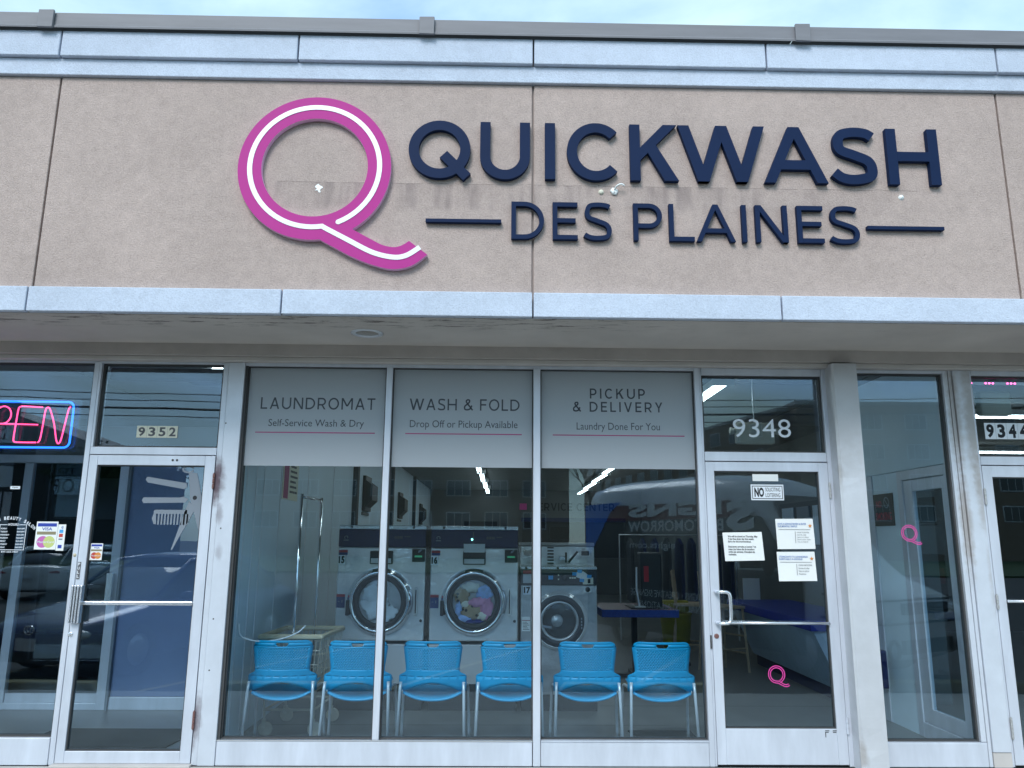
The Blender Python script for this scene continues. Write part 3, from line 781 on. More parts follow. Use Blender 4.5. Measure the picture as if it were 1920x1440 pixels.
# transom over salon door
t = MB(); t.box(-3.052, -2.112, 0.0, 0.11, 2.158, 2.214)
tr1 = t.build('transom_window', ALU, B, bev=0.003, label='transom above salon door')
bx('top_rail', ALU, tr1, -3.052, -2.112, 0.0, 0.11, 2.857, 2.871); bx('frame_side', ALU, tr1, -3.052, -3.036, 0.0, 0.11, 2.215, 2.856)
pane(tr1, -3.034, -2.112, 2.214, 2.857); gasket(tr1, -3.034, -2.112, 2.214, 2.857)
bx('blind_roll', M['black'], tr1, -3.02, -2.12, 0.09, 0.16, 2.745, 2.845, bev=0.02)
# right jamb and flat pier of the salon door
bx('door_jamb', M['rust'], B, -2.110, -2.068, 0.0, 0.11, 0.0, 2.871, bev=0.004)
bx('pier_cover', M['rust'], B, -2.066, -1.944, -0.012, 0.11, 0.0, 2.871, bev=0.005)
for z in (2.40, 1.62, 0.63, 0.98): MB().disk(-2.03 if z < 2 else -2.055, z, 0.006, -0.0128, 8).build('screw_head', M['alu_dark'], B)

def glass_door(label, x0, x1, z1, st_l, st_r, rail_t, rail_b, z0=0.012):
    b = MB()
    b.box(x0, x0 + st_l, 0.0, 0.05, z0, z1); b.box(x1 - st_r, x1, 0.0, 0.05, z0, z1)
    b.box(x0 + st_l, x1 - st_r, 0.001, 0.049, z1 - rail_t, z1); b.box(x0 + st_l, x1 - st_r, 0.001, 0.049, z0, z0 + rail_b)
    d = b.build('glass_door', ALU, B, bev=0.003, label=label)
    gx0, gx1, gz0, gz1 = x0 + st_l, x1 - st_r, z0 + rail_b, z1 - rail_t
    pane(d, gx0, gx1, gz0, gz1, 0.028); gasket(d, gx0, gx1, gz0, gz1, 0.012, 0.044, 0.008)
    return d
def hinge(parent, x, z0, z1, mat, y=-0.008):
    b = MB(); n = 3; hgt = (z1 - z0) / n
    for k in range(n): b.lathez([(0.0, z0 + k * hgt + 0.0015), (0.009, z0 + k * hgt + 0.0015), (0.009, z0 + (k + 1) * hgt - 0.0015), (0.0, z0 + (k + 1) * hgt - 0.0015)], x, y, 10)
    b.lathez([(0.0, z0 - 0.008), (0.006, z0 - 0.004), (0.006, z0)], x, y, 8); b.lathez([(0.006, z1), (0.006, z1 + 0.004), (0.0, z1 + 0.008)], x, y, 8)
    return b.build('hinge', mat, parent, smooth=False)
# salon door
d1 = glass_door('salon door with scissors decal and rust stained hinges', -3.050, -2.116, 2.152, 0.062, 0.075, 0.073, 0.079)
hinge(d1, -2.113, 1.91, 2.02, M['rusthinge']); hinge(d1, -2.113, 0.24, 0.355, M['rusthinge'])
bx('push_bar', M['bright'], d1, -2.985, -2.192, -0.012, 0.012, 1.071, 1.097, bev=0.004)
b = MB()
for k, x in enumerate((-3.048, -3.028, -3.008, -2.985)): b.box(x, x + 0.013, -0.045, -0.004, 0.948, 1.208)
b.box(-3.046, -2.974, -0.006, -0.0005, 0.955, 1.20); b.build('pull_handle', M['bright'], d1, bev=0.002)
pl = bx('pull_plate', M['inkgrey'], d1, -3.044, -3.022, -0.003, -0.0005, 1.25, 1.372)
b = MB()
for k, c in enumerate('PULL'): text_mb(c, -3.041, -3.026, 1.347 - k * 0.029, 1.367 - k * 0.029, -0.0036, mb=b, off=0.02)
b.build('pull_lettering', M['vinyl_white'], d1)
b = MB(); b.lathe([(0.0, -0.008), (0.010, -0.008), (0.016, -0.006), (0.018, 0.0)], -3.037, 0.868, 16, 0.0); b.box(-3.039, -3.035, -0.0095, -0.008, 0.862, 0.874); b.build('lock_cylinder', M['bright'], d1, smooth=False)
b = MB()
for x in (-2.432, -2.400): b.lathe([(0.0, -0.003), (0.008, -0.003), (0.009, 0.0)], x, 2.118, 10, 0.0)
b.build('rail_screw', M['alu_dark'], d1)
b = MB(); b.lathe([(0.0, -0.007), (0.008, -0.006), (0.013, 0.0)], -3.075, 1.42, 12, 0.0); b.build('door_button', M['beige_plastic'], B, smooth=True)
bx('threshold', M['flash'], B, -3.06, -2.10, -0.05, 0.10, -0.002, 0.011, bev=0.002)

# laundromat window, three lights
w = MB().box(-1.942, 1.512, 0.0, 0.11, 2.849, 2.871).build('storefront_window', ALU, B, label='laundromat window of three tall lights with frosted film')
bx('sill_panel', ALU, w, -1.942, 0.263, -0.006, 0.11, 0.0, 0.160, bev=0.005)
bx('sill_panel', ALU, w, 0.324, 1.512, -0.006, 0.11, 0.0, 0.160, bev=0.005)
bx('sill_cap', M['bright'], w, -1.942, 0.266, -0.012, 0.11, 0.162, 0.170)
bx('sill_cap', ALU, w, 0.324, 1.512, -0.012, 0.11, 0.162, 0.170)
bx('mullion', ALU, w, -0.862, -0.815, -0.004, 0.11, 0.170, 2.849, bev=0.004)
bx('mullion', ALU, w, 0.268, 0.321, -0.008, 0.11, 0.0, 2.849, bev=0.004)
bx('frame_side', M['alu_dark'], w, -1.942, -1.925, 0.006, 0.11, 0.170, 2.849)
xs = [(-1.925, -0.862), (-0.815, 0.268), (0.321, 1.512)]
for a, c in xs:
    pane(w, a, c, 0.170, 2.849); gasket(w, a, c, 0.170, 2.849, t=0.009)
# frosted film with the three services
def service(label, a, c, head, hb, sub, sb, rule):
    f = thing('window_sign', label, 'window sign', ((a + c) / 2, 0.05, 2.09), 'frosted service films in the laundromat window')
    bx('frosted_film', M['film'], f, a + 0.002, c - 0.002, 0.0409, 0.0416, 2.087, 2.846)
    for t_, x0, x1, z0, z1 in head: caps_mb(t_, x0, x1, z0, z1, 0.0115, 0.0406).build('heading_lettering', M['vinyl_grey'], f)
    text_mb(sub, *sb, 0.0403, off=0.0).build('subheading_lettering', M['vinyl_grey'], f)
    bx('rule_line', M['vinyl_rose'], f, rule[0], rule[1], 0.0398, 0.0406, 2.337, 2.345)
service('frosted film lettered LAUNDROMAT in the left light of the window', *xs[0], [('LAUNDROMAT', -1.820, -0.946, 2.521, 2.611)], 0, 'Self-Service Wash & Dry', (-1.752, -1.026, 2.371, 2.443), (-1.847, -0.940))
service('frosted film lettered WASH & FOLD in the middle light of the window', *xs[1], [('WASH & FOLD', -0.683, 0.163, 2.524, 2.613)], 0, 'Drop Off or Pickup Available', (-0.676, 0.148, 2.372, 2.446), (-0.709, 0.181))
service('frosted film lettered PICKUP & DELIVERY in the right light of the window', *xs[2], [('PICKUP', 0.707, 1.135, 2.628, 2.707), ('& DELIVERY', 0.575, 1.268, 2.524, 2.602)], 0, 'Laundry Done For You', (0.602, 1.243, 2.366, 2.440), (0.418, 1.431))

# laundromat door with its frame and transom
fr = MB(); fr.box(1.513, 1.551, -0.004, 0.11, 0.0, 2.871); fr.box(1.5525, 1.569, 0.004, 0.11, 0.0, 2.871)
fr.build('door_frame', ALU, B, bev=0.003)
fr = MB(); fr.box(2.505, 2.538, 0.0, 0.11, 0.0, 2.871); fr.build('door_frame', ALU, B, bev=0.003)
t = MB(); t.box(1.571, 2.503, 0.0, 0.11, 2.150, 2.219)
tr2 = t.build('transom_window', ALU, B, bev=0.003, label='transom above laundromat door'); bx('top_rail', ALU, tr2, 1.571, 2.503, 0.0, 0.11, 2.815, 2.871, bev=0.003); pane(tr2, 1.571, 2.503, 2.219, 2.815); gasket(tr2, 1.571, 2.503, 2.219, 2.815)
d2 = glass_door('laundromat door with paper notices taped inside', 1.571, 2.503, 2.143, 0.065, 0.072, 0.069, 0.238)
hinge(d2, 2.506, 1.878, 1.988, M['hinge']); hinge(d2, 2.506, 0.218, 0.33, M['alu'])
b = MB(); b.tube(catmull([(1.605, 0.0, 1.190), (1.612, -0.045, 1.191), (1.64, -0.062, 1.192), (1.675, -0.064, 1.188), (1.692, -0.064, 1.165), (1.695, -0.064, 1.08), (1.692, -0.064, 1.00), (1.675, -0.064, 0.976), (1.64, -0.062, 0.972), (1.612, -0.045, 0.972), (1.605, 0.0, 0.972)], 4), 0.0125, 10)
b.build('pull_handle', M['bright'], d2, smooth=True)
MB().tube([(1.64, -0.012, 0.972), (2.43, -0.012, 0.972)], 0.0105, 12).build('push_bar', M['bright'], d2, smooth=True)
b = MB(); b.lathe([(0.0, -0.008), (0.010, -0.008), (0.016, -0.006), (0.018, 0.0)], 1.600, 0.878, 16, 0.0); b.box(1.598, 1.602, -0.0095, -0.008, 0.871, 0.885); b.build('lock_cylinder', M['rusthinge'], d2)
bx('latch_slot', M['alu_dark'], d2, 1.5525, 1.563, -0.0055, 0.003, 0.792, 0.884)
b = MB()
for (x0, x1, z) in ((2.345, 2.375, 0.236), (2.345, 2.37, 0.226), (2.40, 2.428, 0.236), (2.40, 2.425, 0.226)): b.box(x0, x1, -0.0006, 0.0, z, z + 0.005)
b.box(2.345, 2.350, -0.0006, 0.0, 0.195, 0.226); b.build('tape_residue', M['ink'], d2)
# projecting sheet-metal pier
pr = MB()
N = 40
for i in range(N):
    z0, z1 = 2.885 * i / N, 2.885 * (i + 1) / N
    def dent(z): return 0.010 * math.exp(-((z - 2.02) / 0.09) ** 2) + 0.014 * math.exp(-((z - 0.17) / 0.11) ** 2) + 0.002 * math.sin(9 * z)
    a, c = dent(z0), dent(z1)
    pr.add([(2.542, 0.11, z0), (2.526 + a * .4, -0.135 + a, z0), (2.540 + a, -0.150 + a * 0.6, z0), (2.715, -0.150, z0), (2.715, 0.11, z0), (2.542, 0.11, z1), (2.526 + c * .4, -0.135 + c, z1), (2.540 + c, -0.150 + c * 0.6, z1), (2.715, -0.150, z1), (2.715, 0.11, z1)],
           [(0, 1, 6, 5), (1, 2, 7, 6), (2, 3, 8, 7), (3, 4, 9, 8)])
pr.build('pier_cover', M['pier'], B, label='projecting dented pier beside the laundromat door')
# narrow side window
w3 = MB().box(2.718, 3.458, 0.0, 0.11, 2.847, 2.871).build('storefront_window', ALU, B, bev=0.003, label='narrow side window with pink Q')
bx('sill_panel', ALU, w3, 2.718, 3.498, -0.004, 0.11, 0.0, 0.163, bev=0.004)
bx('frame_side', M['pier2'], w3, 3.460, 3.498, 0.0, 0.11, 0.166, 2.871, bev=0.003)
pane(w3, 2.718, 3.458, 0.163, 2.847); gasket(w3, 2.718, 3.458, 0.163, 2.847)
bx('pier_cover', M['pier2'], B, 3.502, 3.528, -0.002, 0.11, 0.0, 2.871, bev=0.003)
bx('pier_cover', M['pier2'], B, 3.531, 3.662, -0.016, 0.11, 0.10, 2.871, bev=0.005)
bx('pier_foot', M['flash'], B, 3.531, 3.662, -0.008, 0.11, 0.0, 0.098)
bx('door_jamb', ALU, B, 3.665, 3.684, 0.0, 0.11, 0.0, 2.871, bev=0.003)
t = MB(); t.box(3.686, 4.63, 0.0, 0.11, 2.138, 2.203)
tr3 = t.build('transom_window', ALU, B, bev=0.003, label='transom with pink light strip'); bx('top_rail', ALU, tr3, 3.686, 4.63, 0.0, 0.11, 2.835, 2.871); pane(tr3, 3.686, 4.63, 2.203, 2.835); gasket(tr3, 3.686, 4.63, 2.203, 2.835)
d3 = glass_door('neighbouring door at the right edge', 3.688, 4.62, 2.131, 0.072, 0.065, 0.085, 0.10)
hinge(d3, 3.685, 1.84, 1.955, M['hinge']); hinge(d3, 3.685, 0.19, 0.33, M['hinge']); hinge(d3, 3.685, 1.08, 1.18, M['hinge'])
MB().tube([(3.76, -0.012, 1.135), (4.55, -0.012, 1.135)], 0.0105, 12).build('push_bar', M['bright'], d3, smooth=True)
bx('door_jamb', ALU, B, 4.625, 4.70, 0.0, 0.11, 0.0, 2.871, bev=0.003)
w4 = MB().box(4.70, 8.0, 0.0, 0.11, 2.847, 2.871).build('storefront_window', ALU, B, bev=0.003); bx('sill_panel', ALU, w4, 4.70, 8.0, -0.004, 0.11, 0.0, 0.163); pane(w4, 4.70, 8.0, 0.163, 2.847)
bx('brick_end', M['beam'], B, 8.0, 13.46, 0.0, 0.11, 0.0, 2.871); bx('brick_end', M['beam'], B, -13.05, -5.37, 0.0, 0.11, 0.0, 2.871)

# ================================================================== FASCIA SIGNS
YL = -0.902
qs = thing('letter_sign', 'large navy QUICKWASH lettering mounted on the beige fascia', 'shop sign', (1.2, -0.862, 3.98))
for ch, x0, x1 in [('Q', -0.640, -0.206), ('U', -0.146, 0.200), ('I', 0.305, 0.373), ('C', 0.456, 0.836), ('K', 0.895, 1.230), ('W', 1.232, 1.842), ('A', 1.826, 2.270), ('S', 2.306, 2.620), ('H', 2.699, 3.062)]:
    glyph_mb(ch, x0, x1, 3.986, 4.408, 0.0705, YL, -0.866).build('letter', M['navy'], qs)
ds = thing('letter_sign', 'thinner navy DES PLAINES lettering between two bars below the big name', 'shop sign', (1.2, -0.862, 3.54))
for ch, x0, x1 in [('D', 0.074, 0.297), ('E', 0.356, 0.526), ('S', 0.566, 0.758), ('P', 0.908, 1.104), ('L', 1.152, 1.323), ('A', 1.338, 1.604), ('I', 1.651, 1.684), ('N', 1.746, 1.966), ('E', 2.034, 2.213), ('S', 2.256, 2.459)]:
    glyph_mb(ch, x0, x1, 3.549, 3.818, 0.0315, YL + 0.004, -0.866).build('letter', M['navy'], ds)
bx('rule_bar', M['navy'], ds, -0.508, 0.006, YL + 0.004, -0.866, 3.662, 3.686)
bx('rule_bar', M['navy'], ds, 2.516, 3.047, YL + 0.004, -0.866, 3.655, 3.679)
# big magenta Q
def q_outline(sx=1.0, ox=0.0, oz=0.0):
    c = (-1.278, 4.046)
    outer = arc(c[0], c[1], 0.523, 0.528, -57.5, 277.0, 72)
    low = catmull([(-1.212, 3.519), (-1.10, 3.458), (-0.985, 3.398), (-0.845, 3.344), (-0.715, 3.318), (-0.59, 3.345), (-0.489, 3.424)], 6)
    upp = catmull([(-0.614, 3.520), (-0.661, 3.488), (-0.715, 3.474), (-0.79, 3.488), (-0.868, 3.527), (-0.997, 3.597)], 6)
    inner = arc(c[0] + 0.001, c[1] + 0.002, 0.363, 0.363, 0, 360, 64)[:-1]
    T = lambda q: [((x + 1.278) * sx + ox, (z - 4.046) * sx + oz) for x, z in q]
    return T(outer + low + upp), T(inner)
def q_stripe(sx=1.0, ox=0.0, oz=0.0):
    c = (-1.276, 4.052)
    a = arc(c[0], c[1], 0.443, 0.443, -66.0, 279.5, 72)
    tail = catmull([(-1.190, 3.607), (-1.03, 3.523), (-0.861, 3.436), (-0.722, 3.402), (-0.63, 3.415), (-0.540, 3.475)], 6)
    return [((x + 1.278) * sx + ox, (z - 4.046) * sx + oz) for x, z in a + tail[1:]]
qg = thing('logo_sign', 'big magenta letter Q logo with white centre line on the fascia', 'shop sign', (-1.278, -0.862, 3.32))
o1, i1 = q_outline(1.0, -1.278, 4.046)
fm = filled([o1, i1], -0.904, 0.038)
fo = fm.build('letter_body', [M['magenta'], M['pinkedge']], qg)
for p in fo.data.polygons: p.material_index = 0 if p.normal.y < -0.5 else 1
L, Q = offset_strip(q_stripe(1.0, -1.278, 4.046), 0.034)
sb = MB().strip(L, Q, -0.9075, -0.9035); sb.prism(arc(-1.276 + 0.443 * math.cos(R(-66)), 4.052 + 0.443 * math.sin(R(-66)), 0.0168, 0.0168, 0, 360, 14)[:-1], -0.9072, -0.9035)
sb.build('centre_stripe', M['acrylic'], qg)

# ================================================================== GLASS DECALS, NOTICES, NUMBERS
def small_q(label, ox, oz, sx, y):
    b = MB()
    st = q_stripe(1.0, -1.278, 4.046)
    k = 0
    for off in (-0.056, 0.056):
        L, Q = offset_strip(st, 2 * abs(off) )
        path = L if off > 0 else Q
        path = [((x + 1.278) * sx + ox, (z - 4.046) * sx + oz) for x, z in path]
        L2, Q2 = offset_strip(path, 0.048 * sx); b.strip(L2, Q2, y - 0.0004 - k * 0.0001, y); k += 1
    return tag(b.build('logo_decal', M['pinkv'], None), label, 'decal', 'small pink Q decals')
small_q('small pink Q decal low on the laundromat door glass', 2.030, 0.612, 0.118, 0.0245)
small_q('small pink Q decal on the narrow side window', 3.104, 1.622, 0.118, 0.0415)

n = text_mb('9348', 1.808, 2.257, 2.338, 2.480, 0.041, off=-0.004).build('house_number', M['vinyl_white'], None)
tag(n, 'white vinyl number 9348 on the transom above the laundromat door', 'house number')
h = thing('house_number', 'grey 9352 digits on cream squares above the salon door', 'house number', (-2.587, 0.04, 2.29))
for k, c in enumerate('9352'):
    x0 = -2.741 + k * 0.0772
    bx('number_card', M['cream'], h, x0 + 0.001, x0 + 0.0765, 0.0405, 0.0418, 2.291, 2.381)
    text_mb(c, x0 + 0.013, x0 + 0.064, 2.302, 2.371, 0.0400, off=0.03).build('digit', M['inkgrey'], h)
h = thing('house_number', 'bold black 9344 digits on white squares at the right edge', 'house number', (3.93, 0.04, 2.34))
for k, c in enumerate('9344'):
    x0 = 3.768 + k * 0.087
    bx('number_card', M['vinyl_white'], h, x0 + 0.001, x0 + 0.086, 0.0405, 0.0418, 2.342, 2.468)
    text_mb(c, x0 + 0.014, x0 + 0.073, 2.352, 2.459, 0.0400, off=0.045).build('digit', M['ink'], h)

s = thing('door_sign', 'NO SOLICITING LOITERING sign with black border on the laundromat door', 'sign', (2.04, 0.02, 1.86))
bx('sign_plate', M['vinyl_white'], s, 1.914, 2.164, 0.0200, 0.0240, 1.858, 1.976, bev=0.002)
b = MB(); x0, x1, z0, z1, t_ = 1.923, 2.155, 1.868, 1.966, 0.005
b.box(x0, x1, 0.0192, 0.0198, z0, z0 + t_); b.box(x0, x1, 0.0192, 0.0198, z1 - t_, z1); b.box(x0, x0 + t_, 0.0192, 0.0198, z0 + t_, z1 - t_); b.box(x1 - t_, x1, 0.0192, 0.0198, z0 + t_, z1 - t_)
b.build('sign_border', M['ink'], s)
b = MB(); text_mb('NO', 1.940, 2.013, 1.882, 1.953, 0.0195, off=0.05, mb=b); text_mb('SOLICITING', 2.024, 2.138, 1.924, 1.953, 0.0195, off=0.006, mb=b); text_mb('LOITERING', 2.024, 2.136, 1.882, 1.911, 0.0195, off=0.006, mb=b); b.build('sign_lettering', M['ink'], s)
tag(bx('blank_card', M['paper'], None, 1.932, 2.128, 0.0215, 0.0240, 2.002, 2.054), 'blank white card above the no soliciting sign', 'card')
def notice(label, x0, x1, z0, z1, tilt=0.0, bow=0.01):
    t_ = thing('paper_notice', label, 'paper notice', ((x0 + x1) / 2, 0.024, z0))
    n = 8; vs = []
    for i in range(n + 1):
        for j in range(n + 1):
            u, v = i / n, j / n
            yy = 0.0242 - 0.0012 * math.sin(math.pi * u) - (bow * max(0, (u - 0.75)) ** 1.5 * (1 - v) if bow else 0)
            vs.append((x0 + (x1 - x0) * u + tilt * (v - 0.5), yy, z0 + (z1 - z0) * v - tilt * 0.6 * (u - 0.5)))
    fs = [(i * (n + 1) + j, (i + 1) * (n + 1) + j, (i + 1) * (n + 1) + j + 1, i * (n + 1) + j + 1) for i in range(n) for j in range(n)]
    sh = MB().add(vs, fs).build('sheet', M['paper'], t_, smooth=True)
    return t_
p = notice('white typed closing notice lower left on the laundromat door', 1.690, 1.985, 1.412, 1.620, -0.012)
text_mb('We will be closed on Thursday, May\n7 (no free dryer day that week).\nSorry for the inconvenience.\n\nEstaremos cerrados el jueves 7 de\nmayo (no habra dia de secadora\ngratis esa semana). Disculpen las\nmolestias.', 1.722, 1.945, 1.452, 1.596, 0.0200, off=0.02, line=1.1).build('typed_lettering', M['ink'], p)
def review(label, x0, x1, z0, z1, head, lines_):
    p = notice(label, x0, x1, z0, z1, -0.006, 0.02)
    W_, H_ = x1 - x0, z1 - z0
    text_mb(head, x0 + W_ * .04, x0 + W_ * .80, z0 + H_ * .72, z0 + H_ * .86, 0.0195, off=0.01).build('heading_lettering', M['inkblue'], p)
    b = MB(); b.box(x0 + W_ * .06, x0 + W_ * .90, 0.0192, 0.0197, z0 + H_ * .64, z0 + H_ * .65); b.box(x0 + W_ * .49, x0 + W_ * .50, 0.0192, 0.0197, z0 + H_ * .2, z0 + H_ * .58); b.build('rule_line', M['inkgrey'], p)
    text_mb(lines_, x0 + W_ * .54, x0 + W_ * .90, z0 + H_ * .22, z0 + H_ * .57, 0.0195, line=1.25).build('small_print', M['inkgrey'], p)
    st = []
    for k in range(10):
        r_ = 0.015 if k % 2 == 0 else 0.0065
        st.append((x0 + W_ * .90 + r_ * math.sin(k * math.pi / 5), z0 + H_ * .77 + r_ * math.cos(k * math.pi / 5)))
    MB().prism(st, 0.0190, 0.0196).build('star', M['cardorange'], p)
review('upper white review flyer with star right side of the laundromat door', 2.090, 2.374, 1.500, 1.722, 'LEAVE A GOOGLE REVIEW & ENTER\nOUR MONTHLY RAFFLE!', 'HOW TO ENTER:\nScan the code\nLeave us a review\nShow us your review\nYou are entered')
review('lower white Spanish review flyer right side of the laundromat door', 2.086, 2.370, 1.268, 1.480, '¿TE ENCANTA TU LAVANDERIA?\nCUENTASELO A GOOGLE!', 'COMO PARTICIPAR:\nEscanea el codigo\nDeja una opinion\nMuestranos')

# salon decals
sd = thing('scissors_decal', 'pale grey scissors, razors and comb decal on the salon door glass', 'decal', (-2.35, 0.02, 1.46))
Y0, Y1 = 0.0235, 0.0243
b = MB()
b.prism([(-2.395, 1.462), (-2.386, 1.462), (-2.250, 1.745), (-2.266, 1.79), (-2.292, 1.818), (-2.318, 1.74)], Y0, Y1)
b.build('scissor_blade', M['vinyl_pale'], sd)
b = MB(); b.prism([(-2.313, 2.032), (-2.299, 1.926), (-2.288, 1.838), (-2.253, 1.746), (-2.205, 1.60), (-2.197, 1.60), (-2.203, 1.85), (-2.222, 1.92), (-2.251, 2.025)], Y0 - 0.0003, Y1); b.build('scissor_blade', M['vinyl_pale'], sd)
L, Q = offset_strip(arc(-2.318, 2.052, 0.040, 0.022, 20, 340, 16), 0.012); b = MB().strip(L, Q, Y0, Y1); b.build('finger_loop', M['vinyl_pale'], sd)
b = MB(); b.prism([(-2.618, 1.995), (-2.628, 1.975), (-2.612, 1.953), (-2.336, 1.905), (-2.318, 1.920), (-2.322, 1.950)], Y0, Y1); b.build('razor', M['vinyl_pale'], sd)
b = MB(); b.prism([(-2.632, 1.842), (-2.640, 1.820), (-2.628, 1.800), (-2.318, 1.806), (-2.300, 1.834), (-2.338, 1.850), (-2.36, 1.843)], Y0, Y1); b.build('razor', M['vinyl_pale'], sd)
b = MB(); b.prism([(-2.545, 1.745), (-2.535, 1.752), (-2.30, 1.752), (-2.30, 1.722), (-2.545, 1.722)], Y0, Y1)
b.prism([(-2.545, 1.7215), (-2.527, 1.7215), (-2.520, 1.645), (-2.538, 1.648), (-2.556, 1.69)], Y0, Y1)
for k in range(10): b.box(-2.512 + k * 0.0235, -2.500 + k * 0.0235, Y0, Y1, 1.643, 1.7215)
b.build('comb', M['vinyl_pale'], sd)
b = MB(); b.disk(-2.252, 1.842, 0.016, Y0 - 0.0006, 16); b.build('pivot_screw', M['ink'], sd)
ht = thing('hours_decal', 'white opening hours decal of the beauty salon on the left window', 'decal', (-3.565, 0.04, 1.43))
b = MB(); word = "JUBIA'S BEAUTY SALON"; cx, cz, rr = -3.600, 1.41, 0.262
for k, c in enumerate(word):
    if c == ' ': continue
    a = R(90 + 44 - k * 4.55)
    hb = MB(); text_mb(c, -0.008 if c not in "I'" else -0.003, 0.008 if c not in "I'" else 0.003, 0.0 if c != "'" else 0.016, 0.024, 0.0405, off=0.03, mb=hb)
    ca, sa = math.cos(a - R(90)), math.sin(a - R(90))
    b.add([(cx + rr * math.cos(a) + x * ca - z * sa, y, cz + rr * math.sin(a) + x * sa + z * ca) for x, y, z in hb.v], hb.f)
b.build('arched_name', M['vinyl_white'], ht)
b = MB(); x0, x1, z0, z1 = -3.668, -3.472, 1.452, 1.637
b.box(x0, x0 + .004, 0.0402, 0.041, z0 + .004, z1); b.box(x1 - .004, x1, 0.0402, 0.041, z0 + .004, z1); b.box(x0, x1, 0.0402, 0.041, z0, z0 + .004); b.box(x0 + .004, x0 + .055, 0.0402, 0.041, z1 - .004, z1); b.box(x1 - .055, x1 - .004, 0.0402, 0.041, z1 - .004, z1)
b.build('border', M['vinyl_white'], ht)
b = MB(); text_mb('HOURS', -3.607, -3.533, 1.628, 1.646, 0.0405, off=0.03, spacing=1.3, mb=b)
for k, (d_, h_) in enumerate([('MONDAY', '9AM-6PM'), ('TUESDAY', '9AM-6PM'), ('WEDNESDAY', '9AM-6PM'), ('THURSDAY', '9AM-6PM'), ('FRIDAY', '9AM-6PM'), ('SATURDAY', '8AM-4PM'), ('SUNDAY', '9AM-2PM')]):
    zz = 1.612 - k * 0.0225
    text_mb(d_, -3.658, -3.658 + 0.0075 * len(d_), zz - .010, zz, 0.0405, off=0.03, mb=b); text_mb(h_, -3.538, -3.484, zz - .010, zz, 0.0405, off=0.03, mb=b)
text_mb('847-635-7820', -3.634, -3.512, 1.434, 1.446, 0.0405, off=0.03, spacing=1.2, mb=b)
b.build('hours_text', M['vinyl_white'], ht)
def card_sticker(label, x0, x1, z0, z1, y, left, right, faded):
    t_ = thing('card_sticker', label, 'sticker', ((x0 + x1) / 2, y, z0), 'card payment stickers')
    W_, H_ = x1 - x0, z1 - z0
    bx('sticker_sheet', M['paper'], t_, x0, x1, y - 0.0008, y, z0, z1)
    bx('blue_stripe', M['visa'], t_, x0 + W_ * .06, x1 - W_ * .06, y - 0.0014, y - 0.0009, z0 + H_ * .82, z0 + H_ * .94)
    bx('gold_stripe', M['gold'], t_, x0 + W_ * .06, x1 - W_ * .06, y - 0.0014, y - 0.0009, z0 + H_ * .53, z0 + H_ * .64)
    text_mb('VISA', x0 + W_ * .27, x1 - W_ * .25, z0 + H_ * .68, z0 + H_ * .79, y - 0.0012, off=0.02).build('lettering', M['visa'], t_)
    r_ = W_ * .27
    MB().disk(x0 + W_ * .36, z0 + H_ * .27, r_, y - 0.0011, 24).build('circle', left, t_)
    MB().disk(x0 + W_ * .66, z0 + H_ * .27, r_, y - 0.0013, 24).build('circle', right, t_)
    text_mb('MasterCard', x0 + W_ * .13, x1 - W_ * .10, z0 + H_ * .23, z0 + H_ * .31, y - 0.0018, off=0.01).build('lettering', M['vinyl_white'], t_)
card_sticker('large faded card sticker on the salon window left of its door', -3.400, -3.243, 1.458, 1.660, 0.0412, M['cardpink'], M['cardgreen'], True)
card_sticker('small card sticker low inside the salon door glass', -2.978, -2.890, 1.385, 1.505, 0.0235, M['cardred'], M['cardorange'], False)
st = thing('card_sticker', 'narrow white strip of payment symbols beside the large card sticker', 'sticker', (-3.215, 0.04, 1.45))
bx('sticker_sheet', M['paper'], st, -3.241, -3.184, 0.0404, 0.0412, 1.450, 1.640)
for k, (m_, z) in enumerate([('cyan', 1.578), ('cardred', 1.548), ('vinyl_pale', 1.528), ('visa', 1.468)]): bx('symbol', M[m_], st, -3.228, -3.200, 0.0396, 0.0402, z, z + (0.024 if k != 2 else 0.010))
b = MB()
for k in range(3): L, Q = offset_strip(arc(-3.222, 1.618, 0.006 + k * 0.006, 0.006 + k * 0.006, -40, 40, 6), 0.003); b.strip(L, Q, 0.0396, 0.0402)
b.build('contactless_symbol', M['inkblue'], st)

# neon OPEN sign
ng = thing('neon_sign', 'pink neon OPEN sign in a blue neon border behind the salon window', 'neon sign', (-3.66, 0.12, 2.2))
def rrect(x0, x1, z0, z1, r, y):
    P = arc(x1 - r, z1 - r, r, r, 90, 0, 6) + arc(x1 - r, z0 + r, r, r, 0, -90, 6) + arc(x0 + r, z0 + r, r, r, -90, -180, 6) + arc(x0 + r, z1 - r, r, r, 180, 90, 6)
    return [(x, y, z) for x, z in P]
rp = rrect(-4.06, -3.278, 2.218, 2.572, 0.045, 0.12)
MB().tube(rp[:13], 0.0075, 8).build('border_tube', M['neonblue'], ng, smooth=True)
MB().tube(rp[13:] + [rp[0]], 0.0075, 8).build('border_tube', M['neonblue'], ng, smooth=True)
MB().tube([rp[12], rp[13], rp[14]], 0.0074, 8).build('border_tube', M['neonblue'], ng, smooth=True)
tz0, tz1 = 2.255, 2.534
MB().tube([(x, 0.115, z) for x, z in arc(-3.965, 2.395, 0.062, 0.138, 0, 355, 28)], 0.0055, 8).build('letter_tube', M['neonpink'], ng, smooth=True)
MB().tube([(-3.86, 0.115, tz0), (-3.86, 0.115, 2.50)] + [(x, 0.115, z) for x, z in arc(-3.805, 2.465, 0.06, 0.068, 150, -90, 14)] + [(-3.85, 0.115, 2.397)], 0.0055, 8).build('letter_tube', M['neonpink'], ng, smooth=True)
